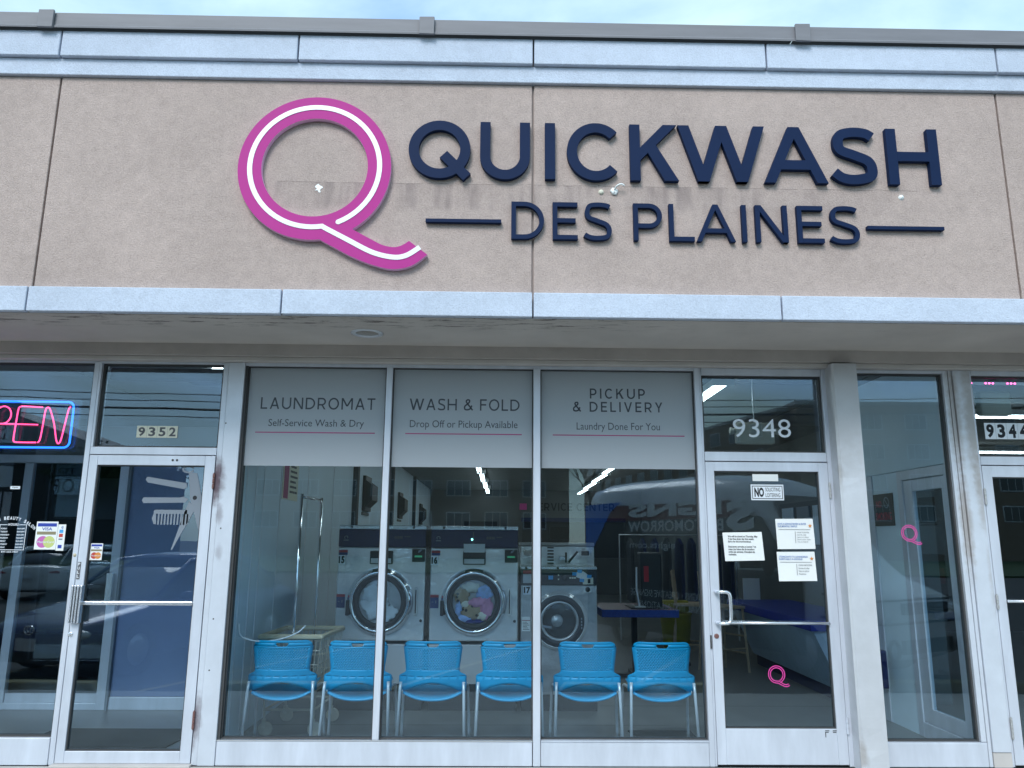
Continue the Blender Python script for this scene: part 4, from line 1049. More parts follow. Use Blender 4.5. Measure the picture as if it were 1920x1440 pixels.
MB().tube(catmull([(-3.512, 0.115, tz1 - .006), (-3.64, 0.115, tz1), (-3.685, 0.115, tz1 - .004), (-3.696, 0.115, 2.50), (-3.700, 0.115, 2.40), (-3.703, 0.115, 2.285), (-3.692, 0.115, tz0 + .004), (-3.64, 0.115, tz0), (-3.53, 0.115, tz0)], 4), 0.0055, 8).build('letter_tube', M['neonpink'], ng, smooth=True)
MB().tube([(-3.83, 0.112, 2.397), (-3.53, 0.112, 2.392)], 0.0052, 8).build('letter_tube', M['neonpink'], ng, smooth=True)
MB().tube(catmull([(-3.518, 0.115, tz0), (-3.503, 0.115, tz0 + .02), (-3.495, 0.115, 2.37), (-3.488, 0.115, tz1 - .03), (-3.470, 0.115, tz1 - .006), (-3.450, 0.115, tz1 - .03), (-3.41, 0.115, 2.40), (-3.378, 0.115, tz0 + .02), (-3.358, 0.115, tz0 - .006), (-3.342, 0.115, tz0 + .03), (-3.325, 0.115, 2.42), (-3.312, 0.115, tz1 - .02), (-3.298, 0.115, tz1)], 4), 0.0055, 8).build('letter_tube', M['neonpink'], ng, smooth=True)
bx('backing_panel', M['drumglass'], ng, -4.08, -3.235, 0.150, 0.156, 2.19, 2.60)

# pink LED strip over the right door
ls = thing('light_strip', 'pink LED strip light inside the transom at the right edge', 'light strip', (4.1, 0.10, 2.79))
bx('strip_rail', M['lampwhite'], ls, 3.69, 4.62, 0.105, 0.112, 2.784, 2.806)
for g in range(5):
    x = 3.712 + g * 0.175
    bx('led_module', M['lampwhite'], ls, x - 0.045, x + 0.045, 0.099, 0.1048, 2.787, 2.803)
    b = MB()
    for k in (-1, 0, 1): b.blob((x + k * 0.029, 0.098, 2.795), (0.0075, 0.004, 0.0065), 1, 0.0, 5)
    b.build('led', M['ledpink'], ls, smooth=True)

# ================================================================== CHAIRS
def make_chair(loc, label):
    t_ = thing('stacking_chair', label, 'chair', (0, 0, 0), 'blue plastic chairs in a row behind the window')
    def hw(z):
        if z > 0.745: q = (z - 0.745) / 0.052; return 0.222 - 0.055 * (1 - math.sqrt(max(0.0, 1 - q * q)))
        if z > 0.60: return 0.203 + (z - 0.60) / 0.145 * 0.019
        if z > 0.575: return 0.203
        q = min(1, (0.575 - z) / 0.040); q = q * q * (3 - 2 * q); return 0.203 + 0.052 * q
    def Y(x, z): return -0.03 + 0.055 * (abs(x) / 0.22) ** 2.2 + (0.79 - z) * 0.10 - 0.03 * max(0, (0.6 - z) / 0.15) ** 2 * 0
    b = MB()
    def quad(pts): b.add([(x, Y(x, z), z) for x, z in pts], [tuple(range(len(pts)))])
    def row(z0, z1, u0=-1.0, u1=1.0, n=16):
        for i in range(n):
            a = u0 + (u1 - u0) * i / n; c = u0 + (u1 - u0) * (i + 1) / n
            quad([(a * hw(z0), z0), (c * hw(z0), z0), (c * hw(z1), z1), (a * hw(z1), z1)])
    # top border with the hand slot
    for z0, z1 in ((0.786, 0.792), (0.792, 0.7965)): row(z0, z1)
    row(0.779, 0.786)
    row(0.752, 0.779, -1, -0.21, 6); row(0.752, 0.779, 0.21, 1, 6)
    quad([(-0.21 * hw(.752), .752), (-0.13 * hw(.752), .752), (-0.21 * hw(.765), .766)]); quad([(0.21 * hw(.752), .752), (0.21 * hw(.765), .766), (0.13 * hw(.752), .752)])
    row(0.738, 0.752)
    # perforated field: staggered openings
    rows = 13; zt, zb = 0.738, 0.585; dz = (zt - zb) / rows; cols = 19
    for r_ in range(rows):
        z1 = zt - r_ * dz; z0 = z1 - dz
        row(z0, z1, -1, -0.88, 1); row(z0, z1, 0.88, 1, 1)
        offs = 0.5 if r_ % 2 else 0.0
        cells = []
        if offs: cells.append((0.0, 0.5))
        k = offs
        while k < cols - 0.01: cells.append((k, min(k + 1, cols))); k += 1
        for (a, c) in cells:
            ua, uc = -0.88 + 1.76 * a / cols, -0.88 + 1.76 * c / cols
            P = lambda u, v: ((ua + (uc - ua) * u) * hw(z0 + (z1 - z0) * v), z0 + (z1 - z0) * v)
            if c - a < 0.9: quad([P(0, 0), P(1, 0), P(1, 1), P(0, 1)]); continue
            i_ = [(0.5, 0.12), (0.74, 0.5), (0.5, 0.88), (0.26, 0.5)]
            quad([P(0, 0), P(1, 0), P(*i_[0])]); quad([P(1, 0), P(1, 1), P(*i_[2]), P(*i_[1]), P(*i_[0])]); quad([P(1, 1), P(0, 1), P(*i_[2])]); quad([P(0, 1), P(0, 0), P(*i_[0]), P(*i_[3]), P(*i_[2])])
    # waist and wings with the arched lower edge
    zs = [0.585, 0.575, 0.566, 0.556, 0.546, 0.535]
    for a, c in zip(zs[1:], zs[:-1]): row(a, c, n=24)
    nb = 32
    for i in range(nb):
        ua, uc = -1 + 2 * i / nb, -1 + 2 * (i + 1) / nb
        def bot(u): return 0.424 + 0.066 * max(0.0, math.cos(min(1, abs(u) / 0.88) * math.pi / 2)) ** 1.15
        for j in range(3):
            f0, f1 = j / 3, (j + 1) / 3
            W = 0.255
            za = lambda u, f: 0.535 + (bot(u) - 0.535) * f
            quad([(ua * W, za(ua, f1)), (uc * W, za(uc, f1)), (uc * W, za(uc, f0)), (ua * W, za(ua, f0))])
    bo = b.build('backrest', M['chair'], t_, smooth=True)
    bm = bmesh.new(); bm.from_mesh(bo.data); bmesh.ops.remove_doubles(bm, verts=bm.verts, dist=0.0008); bmesh.ops.recalc_face_normals(bm, faces=bm.faces); bm.to_mesh(bo.data); bm.free()
    md = bo.modifiers.new('thickness', 'SOLIDIFY'); md.thickness = 0.006; md.offset = 0
    b = MB(); nx, ny = 14, 10; vs = []
    for j in range(ny + 1):
        y = 0.03 + 0.42 * j / ny
        for i in range(nx + 1):
            u = -1 + 2 * i / nx; x = u * (0.215 + 0.015 * (j / ny)) * (1 if j < ny else 0.96)
            z = 0.370 + 0.054 * abs(u) ** 2.4 + 0.055 * (j / ny) - (0.02 * max(0, j / ny - 0.8) * 5)
            vs.append((x, y, z))
    fs = [(j * (nx + 1) + i, j * (nx + 1) + i + 1, (j + 1) * (nx + 1) + i + 1, (j + 1) * (nx + 1) + i) for j in range(ny) for i in range(nx)]
    so = b.add(vs, fs).build('seat', M['chair'], t_, smooth=True); md = so.modifiers.new('thickness', 'SOLIDIFY'); md.thickness = 0.014
    for sx in (-1, 1):
        MB().tube([(sx * 0.236, 0.012, 0.50), (sx * 0.239, 0.0, 0.44), (sx * 0.252, -0.045, 0.012)], 0.0115, 10).build('leg', M['tube'], t_, smooth=True)
        MB().tube(catmull([(sx * 0.222, 0.06, 0.425), (sx * 0.235, 0.20, 0.43), (sx * 0.248, 0.34, 0.425), (sx * 0.256, 0.39, 0.395), (sx * 0.262, 0.43, 0.25), (sx * 0.27, 0.47, 0.012)], 4), 0.0115, 10).build('leg', M['tube'], t_, smooth=True)
        MB().lathez([(0.0, 0.0), (0.014, 0.0), (0.014, 0.014), (0.0, 0.016)], sx * 0.252, -0.045, 10).build('foot_cap', M['black'], t_, smooth=True)
    t_.location = loc
    return t_
CH = [(-1.608, 'first blue chair from the left, nearest the pale wall', 0.06), (-1.042, 'second blue chair from the left, crossed by the slim window mullion', 0.03), (-0.476, 'third blue chair from the left, below washer 16', 0.0),
      (0.106, 'fourth blue chair from the left, its right edge behind the thick mullion', -0.01), (0.697, 'fifth blue chair from the left, in front of small washer 17', -0.03), (1.264, 'sixth blue chair at the right end beside the door', -0.04)]
c0 = make_chair((CH[0][0], 0.32, 0), CH[0][1]); c0.rotation_euler = (0, 0, CH[0][2])
for x, l, rz in CH[1:]: dup(c0, (x, 0.32, 0), l, rz)

# ================================================================== WASHERS
def lathe_ring(prof, cx, cz, y, mat, name, parent, n=56): return MB().lathe(prof, cx, cz, n, y).build(name, mat, parent, smooth=True)
def big_washer(num, cx, label, tray_open):
    Y = 1.75; t_ = thing('washing_machine', label, 'washing machine', (cx, Y, 0), 'front loading washing machines')
    x0, x1 = cx - 0.417, cx + 0.417
    bx('base', M['gasket'], t_, x0 + 0.01, x1 - 0.01, Y + 0.03, Y + 0.9, 0.0, 0.232)
    bx('lower_panel', M['pale_panel'], t_, x0, x1, Y + 0.012, Y + 0.9, 0.234, 0.585, bev=0.006)
    bx('cabinet', M['steel'], t_, x0, x1, Y, Y + 0.9, 0.617, 1.474, bev=0.012)
    bx('control_panel', M['panel_navy'], t_, x0, x1, Y - 0.006, Y + 0.9, 1.476, 1.642, bev=0.006)
    tp = bx('top_trim', M['bright'], t_, x0, x1, Y - 0.012, Y + 0.9, 1.644, 1.680, bev=0.004)
    b = MB()
    for x in (x0 + .12, x1 - .12): b.lathe([(0, -0.004), (0.011, -0.003), (0.013, 0)], x, 1.662, 12, Y - 0.012)
    b.build('key_lock', M['black'], tp)
    b = MB(); b.box(x0 + .40, x0 + .41, Y - 0.0075, Y - 0.006, 1.50, 1.625); 
    for k in range(5): b.box(cx + .115 + k * .016, cx + .127 + k * .016, Y - 0.0085, Y - 0.006, 1.555, 1.580)
    b.box(cx + .21, cx + .265, Y - 0.0075, Y - 0.006, 1.572, 1.579); b.build('buttons', M['inkgrey'], t_)
    lg = small_mark(x0 + .07, 1.565, Y - 0.0085); lg.build('panel_logo', M['vinyl_pale'], t_)
    if tray_open:
        MB().blob((cx - .025, Y - 0.010, 1.553), (0.010, 0.006, 0.010), 1, 0.0, 8).build('indicator', M['ledgreen'], t_, smooth=True)
    # door
    cz = 0.974
    rim = lathe_ring([(0.308, 0.0), (0.312, -0.012), (0.304, -0.030), (0.292, -0.042), (0.283, -0.062), (0.268, -0.072), (0.256, -0.066), (0.246, -0.050), (0.243, -0.03)], cx, cz, Y, M['chrome'], 'door_ring', t_)
    lathe_ring([(0.243, -0.045), (0.225, -0.052), (0.207, -0.05), (0.200, -0.040), (0.200, -0.002)], cx, cz, Y, M['gasket'], 'gasket', rim)
    lathe_ring([(0.206, -0.058), (0.17, -0.068), (0.10, -0.077), (0.0, -0.081)], cx, cz, Y, M['drumglass'], 'door_glass', rim, 40)
    MB().disk(cx, cz, 0.243, Y - 0.0035, 40).build('drum', M['steel2'], rim)
    b = MB(); b.box(cx + .322, cx + .352, Y - 0.030, Y, cz - 0.125, cz + 0.130); b.build('door_hinge', M['steel'], rim, bev=0.008)
    bx('hinge_slot', M['gasket'], rim, cx + .331, cx + .343, Y - 0.0315, Y - 0.030, cz - 0.105, cz + 0.110)
    bx('door_handle', M['black'], rim, cx - .312, cx - .282, Y - 0.07, Y - 0.002, cz - .125, cz + 0.015, bev=0.008)
    # soap box, card reader, plates
    sb = bx('soap_box', M['gasket'], t_, cx - .107, cx + .107, Y - 0.05, Y, 1.318, 1.440, bev=0.008)
    bx('soap_tray', M['steel2'], sb, cx - .095, cx + .095, Y - 0.055, Y - 0.051, 1.328, 1.372)
    if tray_open: 
        MB().add([(cx - .098, Y - .052, 1.432), (cx + .098, Y - .052, 1.432), (cx + .102, Y - .085, 1.512), (cx - .102, Y - .085, 1.512), (cx - .098, Y - .048, 1.432), (cx + .098, Y - .048, 1.432), (cx + .102, Y - .081, 1.512), (cx - .102, Y - .081, 1.512)],
                 [(0, 1, 2, 3), (7, 6, 5, 4), (0, 4, 5, 1), (1, 5, 6, 2), (2, 6, 7, 3), (3, 7, 4, 0)]).build('soap_lid', M['paper'], sb)
    cr_ = bx('card_reader', M['black'], t_, cx + .29, cx + .412, Y - 0.03, Y, 1.340, 1.460, bev=0.006)
    bx('display', M['lcd'], cr_, cx + .315, cx + .385, Y - 0.0312, Y - 0.030, 1.383, 1.400)
    MB().prism([(cx + .345, 1.425), (cx + .365, 1.430), (cx + .385, 1.452), (cx + .375, 1.458), (cx + .350, 1.445)], Y - 0.0315, Y - 0.030).build('reader_mark', M['vinyl_pale'], cr_)
    nl = bx('number_plate', M['vinyl_white'], t_, x0 - .004 + .006, x0 + .070, Y - 0.003, Y - 0.0005, 1.312, 1.398)
    text_mb(num, x0 + .008, x0 + .064, 1.322, 1.390, Y - 0.0036, off=0.05).build('number', M['ink'], nl)
    s_ = bx('price_sticker', M['stblue'], t_, x0 + .008, x0 + .090, Y - 0.003, Y - 0.0005, 1.400, 1.448); bx('sticker_band', M['stred'], s_, x0 + .008, x0 + .090, Y - 0.0036, Y - 0.003, 1.424, 1.448)
    s_ = bx('warning_sticker', M['stblue'], t_, x0 + .005, x0 + .085, Y - 0.003, Y - 0.0005, 0.915, 1.038); bx('sticker_band', M['stred'], s_, x0 + .005, x0 + .085, Y - 0.0036, Y - 0.003, 1.014, 1.038)
    b = MB(); b.box(x0 + .055, x0 + .062, Y - .0036, Y - .003, .96, .985); b.box(x0 + .02, x0 + .035, Y - .0036, Y - .003, .968, .974); b.build('sticker_print', M['vinyl_pale'], t_)
    b = MB(); b.lathe([(0, -0.006), (0.012, -0.005), (0.014, 0)], x1 - .03, 0.80, 10, Y); b.build('panel_bolt', M['gasket'], t_)
    return t_
def small_mark(x, z, y):
    b = MB(); L, Q = offset_strip(arc(x, z, 0.016, 0.013, -40, 240, 14), 0.006); b.strip(L, Q, y, y + 0.001); b.box(x - .024, x + .024, y, y + .001, z - .030, z - .022); return b
# narrow dark gaps between machines are real gaps
big_washer('15', -1.097, 'big stainless washer numbered 15 with white suds in its door', False)
big_washer('16', -0.214, 'big stainless washer numbered 16 with coloured laundry in its door', True)
# laundry behind the glass
def laundry(label, cx, items):
    t_ = thing('laundry_load', label, 'laundry', (cx, 1.72, 0.80))
    for k, (nm, x, z, rx, rz, mt) in enumerate(items):
        MB().blob((cx + x, 1.722 - 0.0025 * (k % 6), 0.974 + z), (rx, 0.022, rz), 31 + k * 7, 0.16, 14).build(nm, M[mt], t_, smooth=True)
    return t_
laundry('white sudsy wash behind the door of washer 15', -1.097, [('suds', -0.035, -0.045, 0.135, 0.12, 'fabric_white'), ('suds', 0.06, -0.10, 0.11, 0.075, 'fabric_white'), ('suds', -0.07, 0.065, 0.095, 0.085, 'fabric_white')])
laundry('mixed pink, blue and leopard clothes behind the door of washer 16', -0.214, [('garment', -0.02, 0.135, 0.085, 0.05, 'fabric_cream'), ('garment', -0.115, 0.06, 0.075, 0.07, 'fabric_leopard'), ('garment', 0.10, 0.085, 0.075, 0.07, 'fabric_blue'),
        ('garment', -0.02, -0.09, 0.10, 0.065, 'fabric_leopard'), ('garment', 0.12, -0.05, 0.065, 0.10, 'fabric_pink'), ('garment', 0.045, 0.0, 0.10, 0.045, 'fabric_pink'), ('garment', -0.075, -0.02, 0.05, 0.045, 'fabric_cream'), ('garment', -0.08, -0.145, 0.075, 0.04, 'fabric_blue'), ('garment', 0.0, -0.175, 0.09, 0.02, 'fabric_navy'), ('garment', -0.14, -0.06, 0.035, 0.06, 'fabric_blue'), ('garment', 0.085, -0.12, 0.05, 0.045, 'fabric_cream')])
# small washer 17
def small_washer():
    Y = 1.75; cx = 0.594; x0, x1 = 0.232, 0.957
    t_ = thing('washing_machine', 'smaller grey washer numbered 17 with dark round door', 'washing machine', (cx, Y, 0), 'front loading washing machines')
    bx('base', M['gasket'], t_, x0 + .01, x1 - .01, Y + .03, Y + .8, 0, 0.145)
    bx('cabinet', M['steel2'], t_, x0, x1, Y, Y + .8, 0.147, 1.132, bev=0.01)
    bx('control_panel', M['panel_black'], t_, x0, x1, Y - .004, Y + .8, 1.136, 1.276, bev=0.004)
    tp = bx('top_trim', M['bright'], t_, x0, x1, Y - .008, Y + .8, 1.279, 1.304, bev=0.003)
    b = MB()
    for x in (x0 + .05, cx - .01): b.lathe([(0, -0.004), (0.012, -0.003), (0.013, 0)], x, 1.291, 12, Y - .008)
    b.build('key_lock', M['black'], tp)
    bx('coin_panel', M['steel2'], t_, x0 + .02, x0 + .10, Y - .007, Y - .0045, 1.15, 1.235); bx('coin_label', M['stred'], t_, x0 + .02, x0 + .10, Y - .007, Y - .0045, 1.238, 1.268)
    bx('screen', M['cyan'], t_, cx - .10, cx - .055, Y - .007, Y - .0045, 1.185, 1.22)
    b = MB(); b.lathe([(0, -.01), (0.026, -.008), (0.028, 0)], cx + .055, 1.20, 16, Y - .0045)
    b.build('dial', M['gasket'], t_, smooth=True)
    b = MB()
    for k in range(3): b.box(cx + .10 + k * .022, cx + .118 + k * .022, Y - .0075, Y - .0045, 1.195, 1.208)
    for z in (1.18, 1.22): b.box(cx - .01, cx + .003, Y - .007, Y - .0045, z, z + .013)
    b.build('buttons', M['cream'], t_)
    cd_ = bx('number_card', M['cream'], t_, x1 - .135, x1 - .035, Y - .008, Y - .0045, 1.142, 1.205); text_mb('1', x1 - .088, x1 - .062, 1.152, 1.192, Y - .0085, off=.03).build('number', M['ink'], cd_)
    pn = MB().prism([(x1 - .20, 1.21), (x1 - .19, 1.255), (x1 - .13, 1.262), (x1 - .09, 1.235), (x1 - .085, 1.195), (x1 - .14, 1.187)], Y - .0105, Y - .0085).build('taped_note', M['paper'], t_)
    for k, (x, z) in enumerate([(x1 - .165, 1.262), (x1 - .215, 1.238), (x1 - .075, 1.215), (x1 - .145, 1.178)]):
        MB().prism([(x - .022, z - .012), (x + .02, z - .016), (x + .024, z + .014), (x - .02, z + .016)], Y - .0125 - k * .0003, Y - .0105).build('blue_tape', M['cyan'], pn)
    np_ = bx('number_plate', M['vinyl_white'], t_, x0 + .022, x0 + .095, Y - .003, Y - .0005, 1.045, 1.122); text_mb('17', x0 + .028, x0 + .090, 1.055, 1.115, Y - .0036, off=.05).build('number', M['ink'], np_)
    lk = bx('lock_plate', M['steel'], t_, x1 - .135, x1 - .04, Y - .004, Y - .0005, 1.062, 1.125); b = MB(); b.lathe([(0, -.01), (.016, -.008), (.024, 0)], x1 - .088, 1.094, 16, Y - .004); b.build('lock', M['gasket'], lk, smooth=True)
    st_ = bx('instruction_sticker', M['paper'], t_, x0 + .012, x0 + .088, Y - .003, Y - .0005, .712, .842); b = MB()
    for k in range(6): b.box(x0 + .02, x0 + .08 - .01 * (k % 3), Y - .0035, Y - .003, .725 + k * .013, .730 + k * .013)
    b.build('print_lines', M['inkgrey'], st_); bx('sticker_band', M['stred'], st_, x0 + .012, x0 + .088, Y - .0036, Y - .003, .806, .812)
    cz = .808
    rim = lathe_ring([(0.268, 0), (0.270, -.015), (0.262, -.024), (0.250, -.030), (0.243, -.040), (0.240, -.050), (0.236, -.040)], cx, cz, Y, M['steel'], 'door_ring', t_)
    lathe_ring([(0.236, -.040), (0.222, -.046), (0.190, -.050), (0.182, -.044), (0.180, -.03)], cx, cz, Y, M['panel_black'], 'door_face', rim)
    lathe_ring([(0.182, -.044), (0.172, -.052), (0.160, -.046), (0.155, -.03)], cx, cz, Y, M['steel2'], 'inner_ring', rim)
    lathe_ring([(0.157, -.040), (0.11, -.050), (0.0, -.056)], cx, cz, Y, M['drumglass'], 'door_glass', rim, 36)
    MB().disk(cx, cz, .20, Y - .004, 36).build('drum', M['gasket'], rim)
    lathe_ring([(0.0, -.02), (0.052, -.018), (0.058, -.004)], cx - .02, cz + .0, Y, M['steel2'], 'drum_hub', rim, 24)
    b = MB()
    for k in range(4): b.box(cx + .203, cx + .214, Y - .0515, Y - .047, cz - .07 + k * .028, cz - .052 + k * .028)
    b.build('door_marks', M['vinyl_pale'], rim)
    MB().prism([(cx - .16, cz - .055), (cx - .075, cz - .065), (cx - .075, cz - .045), (cx - .16, cz - .033)], Y - .066, Y - .061).build('door_label', M['vinyl_pale'], rim)
small_washer()
# machine in the row behind
mb_ = thing('washing_machine', 'steel machine with vent slots standing behind washer 17', 'washing machine', (0.68, 3.0, 0), 'front loading washing machines')
bx('cabinet', M['steel'], mb_, 0.262, 1.09, 3.0, 3.8, 0.0, 1.49, bev=0.01); bx('top_trim', M['pale_panel'], mb_, 0.262, 1.09, 2.992, 3.8, 1.492, 1.525, bev=0.004)
b = MB()
for k in range(6): b.tube([(0.565, 2.995, 1.30 + k * .034), (0.635, 2.995, 1.30 + k * .034)], .0085, 8)
b.build('vent_slot', M['gasket'], mb_)
for x in (0.30, 0.94): bx('instruction_label', M['paper'], mb_, x, x + .10, 2.996, 2.9995, 1.38, 1.44); 
b = MB(); b.box(.945, 1.035, 2.995, 2.9955, 1.385, 1.435); b.box(0.42, 0.425, 2.994, 2.999, 1.28, 1.48); b.build('label_print', M['inkgrey'], mb_)
b = MB(); b.tube([(0.80, 2.97, 1.31), (0.90, 2.96, 1.43)], .012, 8); b.tube([(0.77, 2.97, 1.31), (0.77, 2.96, 1.42)], .010, 8); b.build('slide_handle', M['black'], mb_)
bx('coin_slide', M['bright'], mb_, .69, .76, 2.93, 2.999, 1.33, 1.38, bev=.006)

# ================================================================== LAUNDRY CART
ct = thing('laundry_cart', 'wire laundry cart with cream rim and chrome hanging rail by the left wall', 'cart', (-1.64, 1.07, 0))
c4 = [(-1.905, 0.75), (-1.415, 0.75), (-1.370, 1.40), (-1.865, 1.40)]
rim = MB()
for i in range(4):
    (xa, ya), (xb, yb) = c4[i], c4[(i + 1) % 4]
    rim.tube([(xa, ya, .768), (xb, yb, .768)], 0.021, 6)
    rim.blob((xa, ya, .768), (.022, .022, .022), 1, 0, 6)
rim.build('basket_rim', M['beige_plastic'], ct)
def ring(z, k): return [(-1.64 + (x + 1.64) * k, 1.07 + (y - 1.07) * k, z) for x, y in c4]
b = MB()
for z, k in ((.66, .96), (.55, .92), (.44, .88), (.345, .84)): b.tube(ring(z, k), .0035, 5, True)
for i in range(4):
    (xa, ya), (xb, yb) = c4[i], c4[(i + 1) % 4]
    for q in range(13):
        u = q / 13; X, Yy = xa + (xb - xa) * u, ya + (yb - ya) * u
        b.tube([(X, Yy, .755), (-1.64 + (X + 1.64) * .84, 1.07 + (Yy - 1.07) * .84, .345)], .0034, 4, cap=False)
for q in range(9):
    r0 = ring(.345, .84); u = q / 8
    b.tube([tuple(Vector(r0[0]).lerp(Vector(r0[1]), u)), tuple(Vector(r0[3]).lerp(Vector(r0[2]), u))], .0034, 4, cap=False)
b.build('wire_basket', M['wire'], ct)
b = MB(); fr_ = ring(.20, .80)
b.tube([fr_[0], fr_[1]], .010, 6); b.tube([fr_[1], fr_[2]], .010, 6); b.tube([fr_[2], fr_[3]], .010, 6); b.tube([fr_[3], fr_[0]], .010, 6)
for p0, p1 in zip(ring(.345, .84), ring(.13, .80)): b.tube([p0, p1], .010, 6)
b.build('cart_frame', M['wire'], ct)
for (x, y, z) in ring(.13, .80):
    cs = MB().box(x - .014, x + .014, y - .012, y + .012, .065, .13).build('caster', M['wire'], ct)
    MB().lathe([(0.0, -.010), (.050, -.010), (.056, -.006), (.056, .006), (.050, .010), (0.0, .010)], x + .015, .056, 18, y).build('wheel', M['cream_wheel'], cs, smooth=False)
MB().tube([(-1.645, .765, .30), (-1.645, .765, 1.92)], .0125, 10).build('rail_post', M['chrome'], ct, smooth=True)
MB().tube([(-1.620, 1.395, .30), (-1.620, 1.395, 1.92)], .0125, 10).build('rail_post', M['chrome'], ct, smooth=True)
MB().tube([(-1.645, .765, 1.895), (-1.620, 1.395, 1.895)], .0125, 10).build('hanging_rail', M['chrome'], ct, smooth=True)
# cable on the left wall
tag(MB().tube(catmull([(-1.90, .16, .93), (-1.89, .2, .84), (-1.80, .3, .79), (-1.66, .42, .79), (-1.55, .5, .83), (-1.50, .55, .88)], 5), .005, 6).build('hanging_cable', M['vinyl_white'], None, smooth=True), 'thin white cable drooping in front of the pale left wall', 'cable')
# wall strips, poster, mounted screens
for k, y in enumerate((.55, .8, 1.02, 1.55, 2.6, 3.9)):
    o = bx('thin_wall_strip', M['vinyl_white'], None, -2.0495, -2.043, y, y + .012, 0.05, 3.04); o['kind'] = 'structure'  # thin white upright strips on the wall
po = thing('poster', 'pink and white wall poster high on the left wall above the cart', 'poster', (-2.05, 1.85, 1.92))
bx('poster_sheet', M['cream'], po, -2.048, -2.044, 1.60, 2.17, 1.92, 2.56)
bx('pink_panel', M['vinyl_rose'], po, -2.0435, -2.042, 1.64, 1.80, 1.93, 2.52)
b = MB()
for k in range(11): b.box(-2.0435, -2.042, 1.86, 2.13 - .03 * (k % 3), 1.99 + k * .05, 2.012 + k * .05)
b.build('poster_print', M['inkgrey'], po)
for k, (y, z, l) in enumerate([(6.0, 2.23, 'nearest'), (10.2, 2.23, 'middle'), (14.6, 2.2, 'farthest')]):
    u = thing('wall_unit', '%s of three dark faceted units mounted on the left wall above the washers' % l, 'wall unit', (-2.05, y, z), 'dark wall units')
    b = MB(); pf = [(-2.045, -.26), (-2.0, -.26), (-2.0, -.2), (-1.90, -.1), (-1.90, .13), (-2.0, .2), (-2.0, .27), (-2.045, .27)]
    b.add([(x, y, z + q) for x, q in pf] + [(x, y + .55, z + q) for x, q in pf], [tuple(range(8)), tuple(range(15, 7, -1))] + [(i, i + 8, (i + 1) % 8 + 8, (i + 1) % 8) for i in range(8)]); b.build('housing', M['black'], u)
    bx('bracket', M['walldim'], u, -2.049, -2.03, y - .02, y + .57, z - .32, z - .28)
for y in (5.2, 9.0, 13.0): MB().box(-2.049, -1.98, y, y + .14, 0, 3.05).build('wall_column', M['walldark'], kind='structure')
# ------------------------------------------------------------------ far end of the laundromat
sgn = thing('service_sign', 'dark SERVICE CENTER lettering on the back wall', 'sign', (1.9, 17.98, 2.4))
caps_mb('SERVICE CENTER', 1.07, 3.58, 2.44, 2.67, .036, 17.985, .01, .001).build('lettering', M['ink'], sgn)
bx('logo_plate', M['pinkv'], sgn, 0.68, 0.90, 17.97, 17.985, 2.46, 2.65)
bl = thing('service_window', 'navy topped service window in the back wall under the lettering', 'service window', (2.3, 17.98, 0))
bx('awning_band', M['panel_navy'], bl, .72, 3.9, 17.85, 17.99, 2.10, 2.22); bx('opening', M['walldark'], bl, .76, 3.86, 17.93, 17.99, 1.05, 2.098)
bx('counter', M['walldim'], bl, .72, 3.9, 17.6, 17.99, 0, 1.04)
tv = thing('television', 'black flat television standing in the service window', 'television', (1.86, 17.7, 1.55)); bx('screen', M['black'], tv, 1.58, 2.15, 17.66, 17.70, 1.60, 1.95); bx('stand', M['gasket'], tv, 1.8, 1.95, 17.65, 17.72, 1.04, 1.598)
MB().box(-1.0, 0.0, 17.93, 17.998, 0, 2.1).build('back_door', M['walldark'], kind='structure')

# table, desk machine, counter, stools, bucket
tb = thing('folding_table', 'square table with royal blue edge beside the small washer', 'table', (1.63, 3.6, 0))
bx('table_top', M['tabletop'], tb, 1.205, 2.06, 3.205, 4.2, .765, .785); bx('edge_band', M['tableedge'], tb, 1.20, 2.065, 3.195, 3.2045, .705, .787, bev=.003)
bx('edge_band', M['tableedge'], tb, 1.195, 1.2045, 3.2045, 4.2, .705, .787); bx('edge_band', M['tableedge'], tb, 2.0605, 2.068, 3.2045, 4.2, .705, .787)
b = MB(); b.box(1.6, 1.66, 3.6, 3.66, .04, .764); b.box(1.3, 1.96, 3.60, 3.66, 0, .04); b.box(1.60, 1.66, 3.3, 3.96, 0, .041); b.build('pedestal', M['black'], tb)
dm = thing('desk_machine', 'dark upright machine with dull red painted reflection on the blue edged table', 'machine', (1.75, 3.5, .785))
bx('body', M['black'], dm, 1.70, 1.95, 3.50, 3.75, .79, 1.42, bev=.02); bx('red_reflection_patch', M['redreflect'], dm, 1.735, 1.79, 3.488, 3.499, 1.08, 1.26)  # the red piece stands in for a dim reflection
b = MB(); b.tube([(1.66, 3.4, .79), (1.63, 3.42, 1.0), (1.64, 3.45, 1.25)], .012, 6); b.build('side_arm', M['tube'], dm)
bx('base_plate', M['black'], dm, 1.55, 1.98, 3.34, 3.76, .786, .80); bx('paper_slip', M['paper'], dm, 1.60, 1.72, 3.35, 3.45, .801, .812)
cn = thing('service_counter', 'long counter with navy top and slanted pale blue front behind the door', 'counter', (3.3, 3.3, 0))
b = MB(); pf = [(3.06, .70), (3.06, .80), (3.9, .80), (3.9, .70)]
b.add([(x, 1.95, z) for x, z in pf] + [(x, 4.72, z) for x, z in pf], [(0, 1, 2, 3), (7, 6, 5, 4), (0, 4, 5, 1), (1, 5, 6, 2), (2, 6, 7, 3), (3, 7, 4, 0)]); b.build('counter_top', M['navytop'], cn, bev=.006)
b = MB(); pf = [(3.10, .698), (3.36, .13), (3.8, .13), (3.8, .698)]
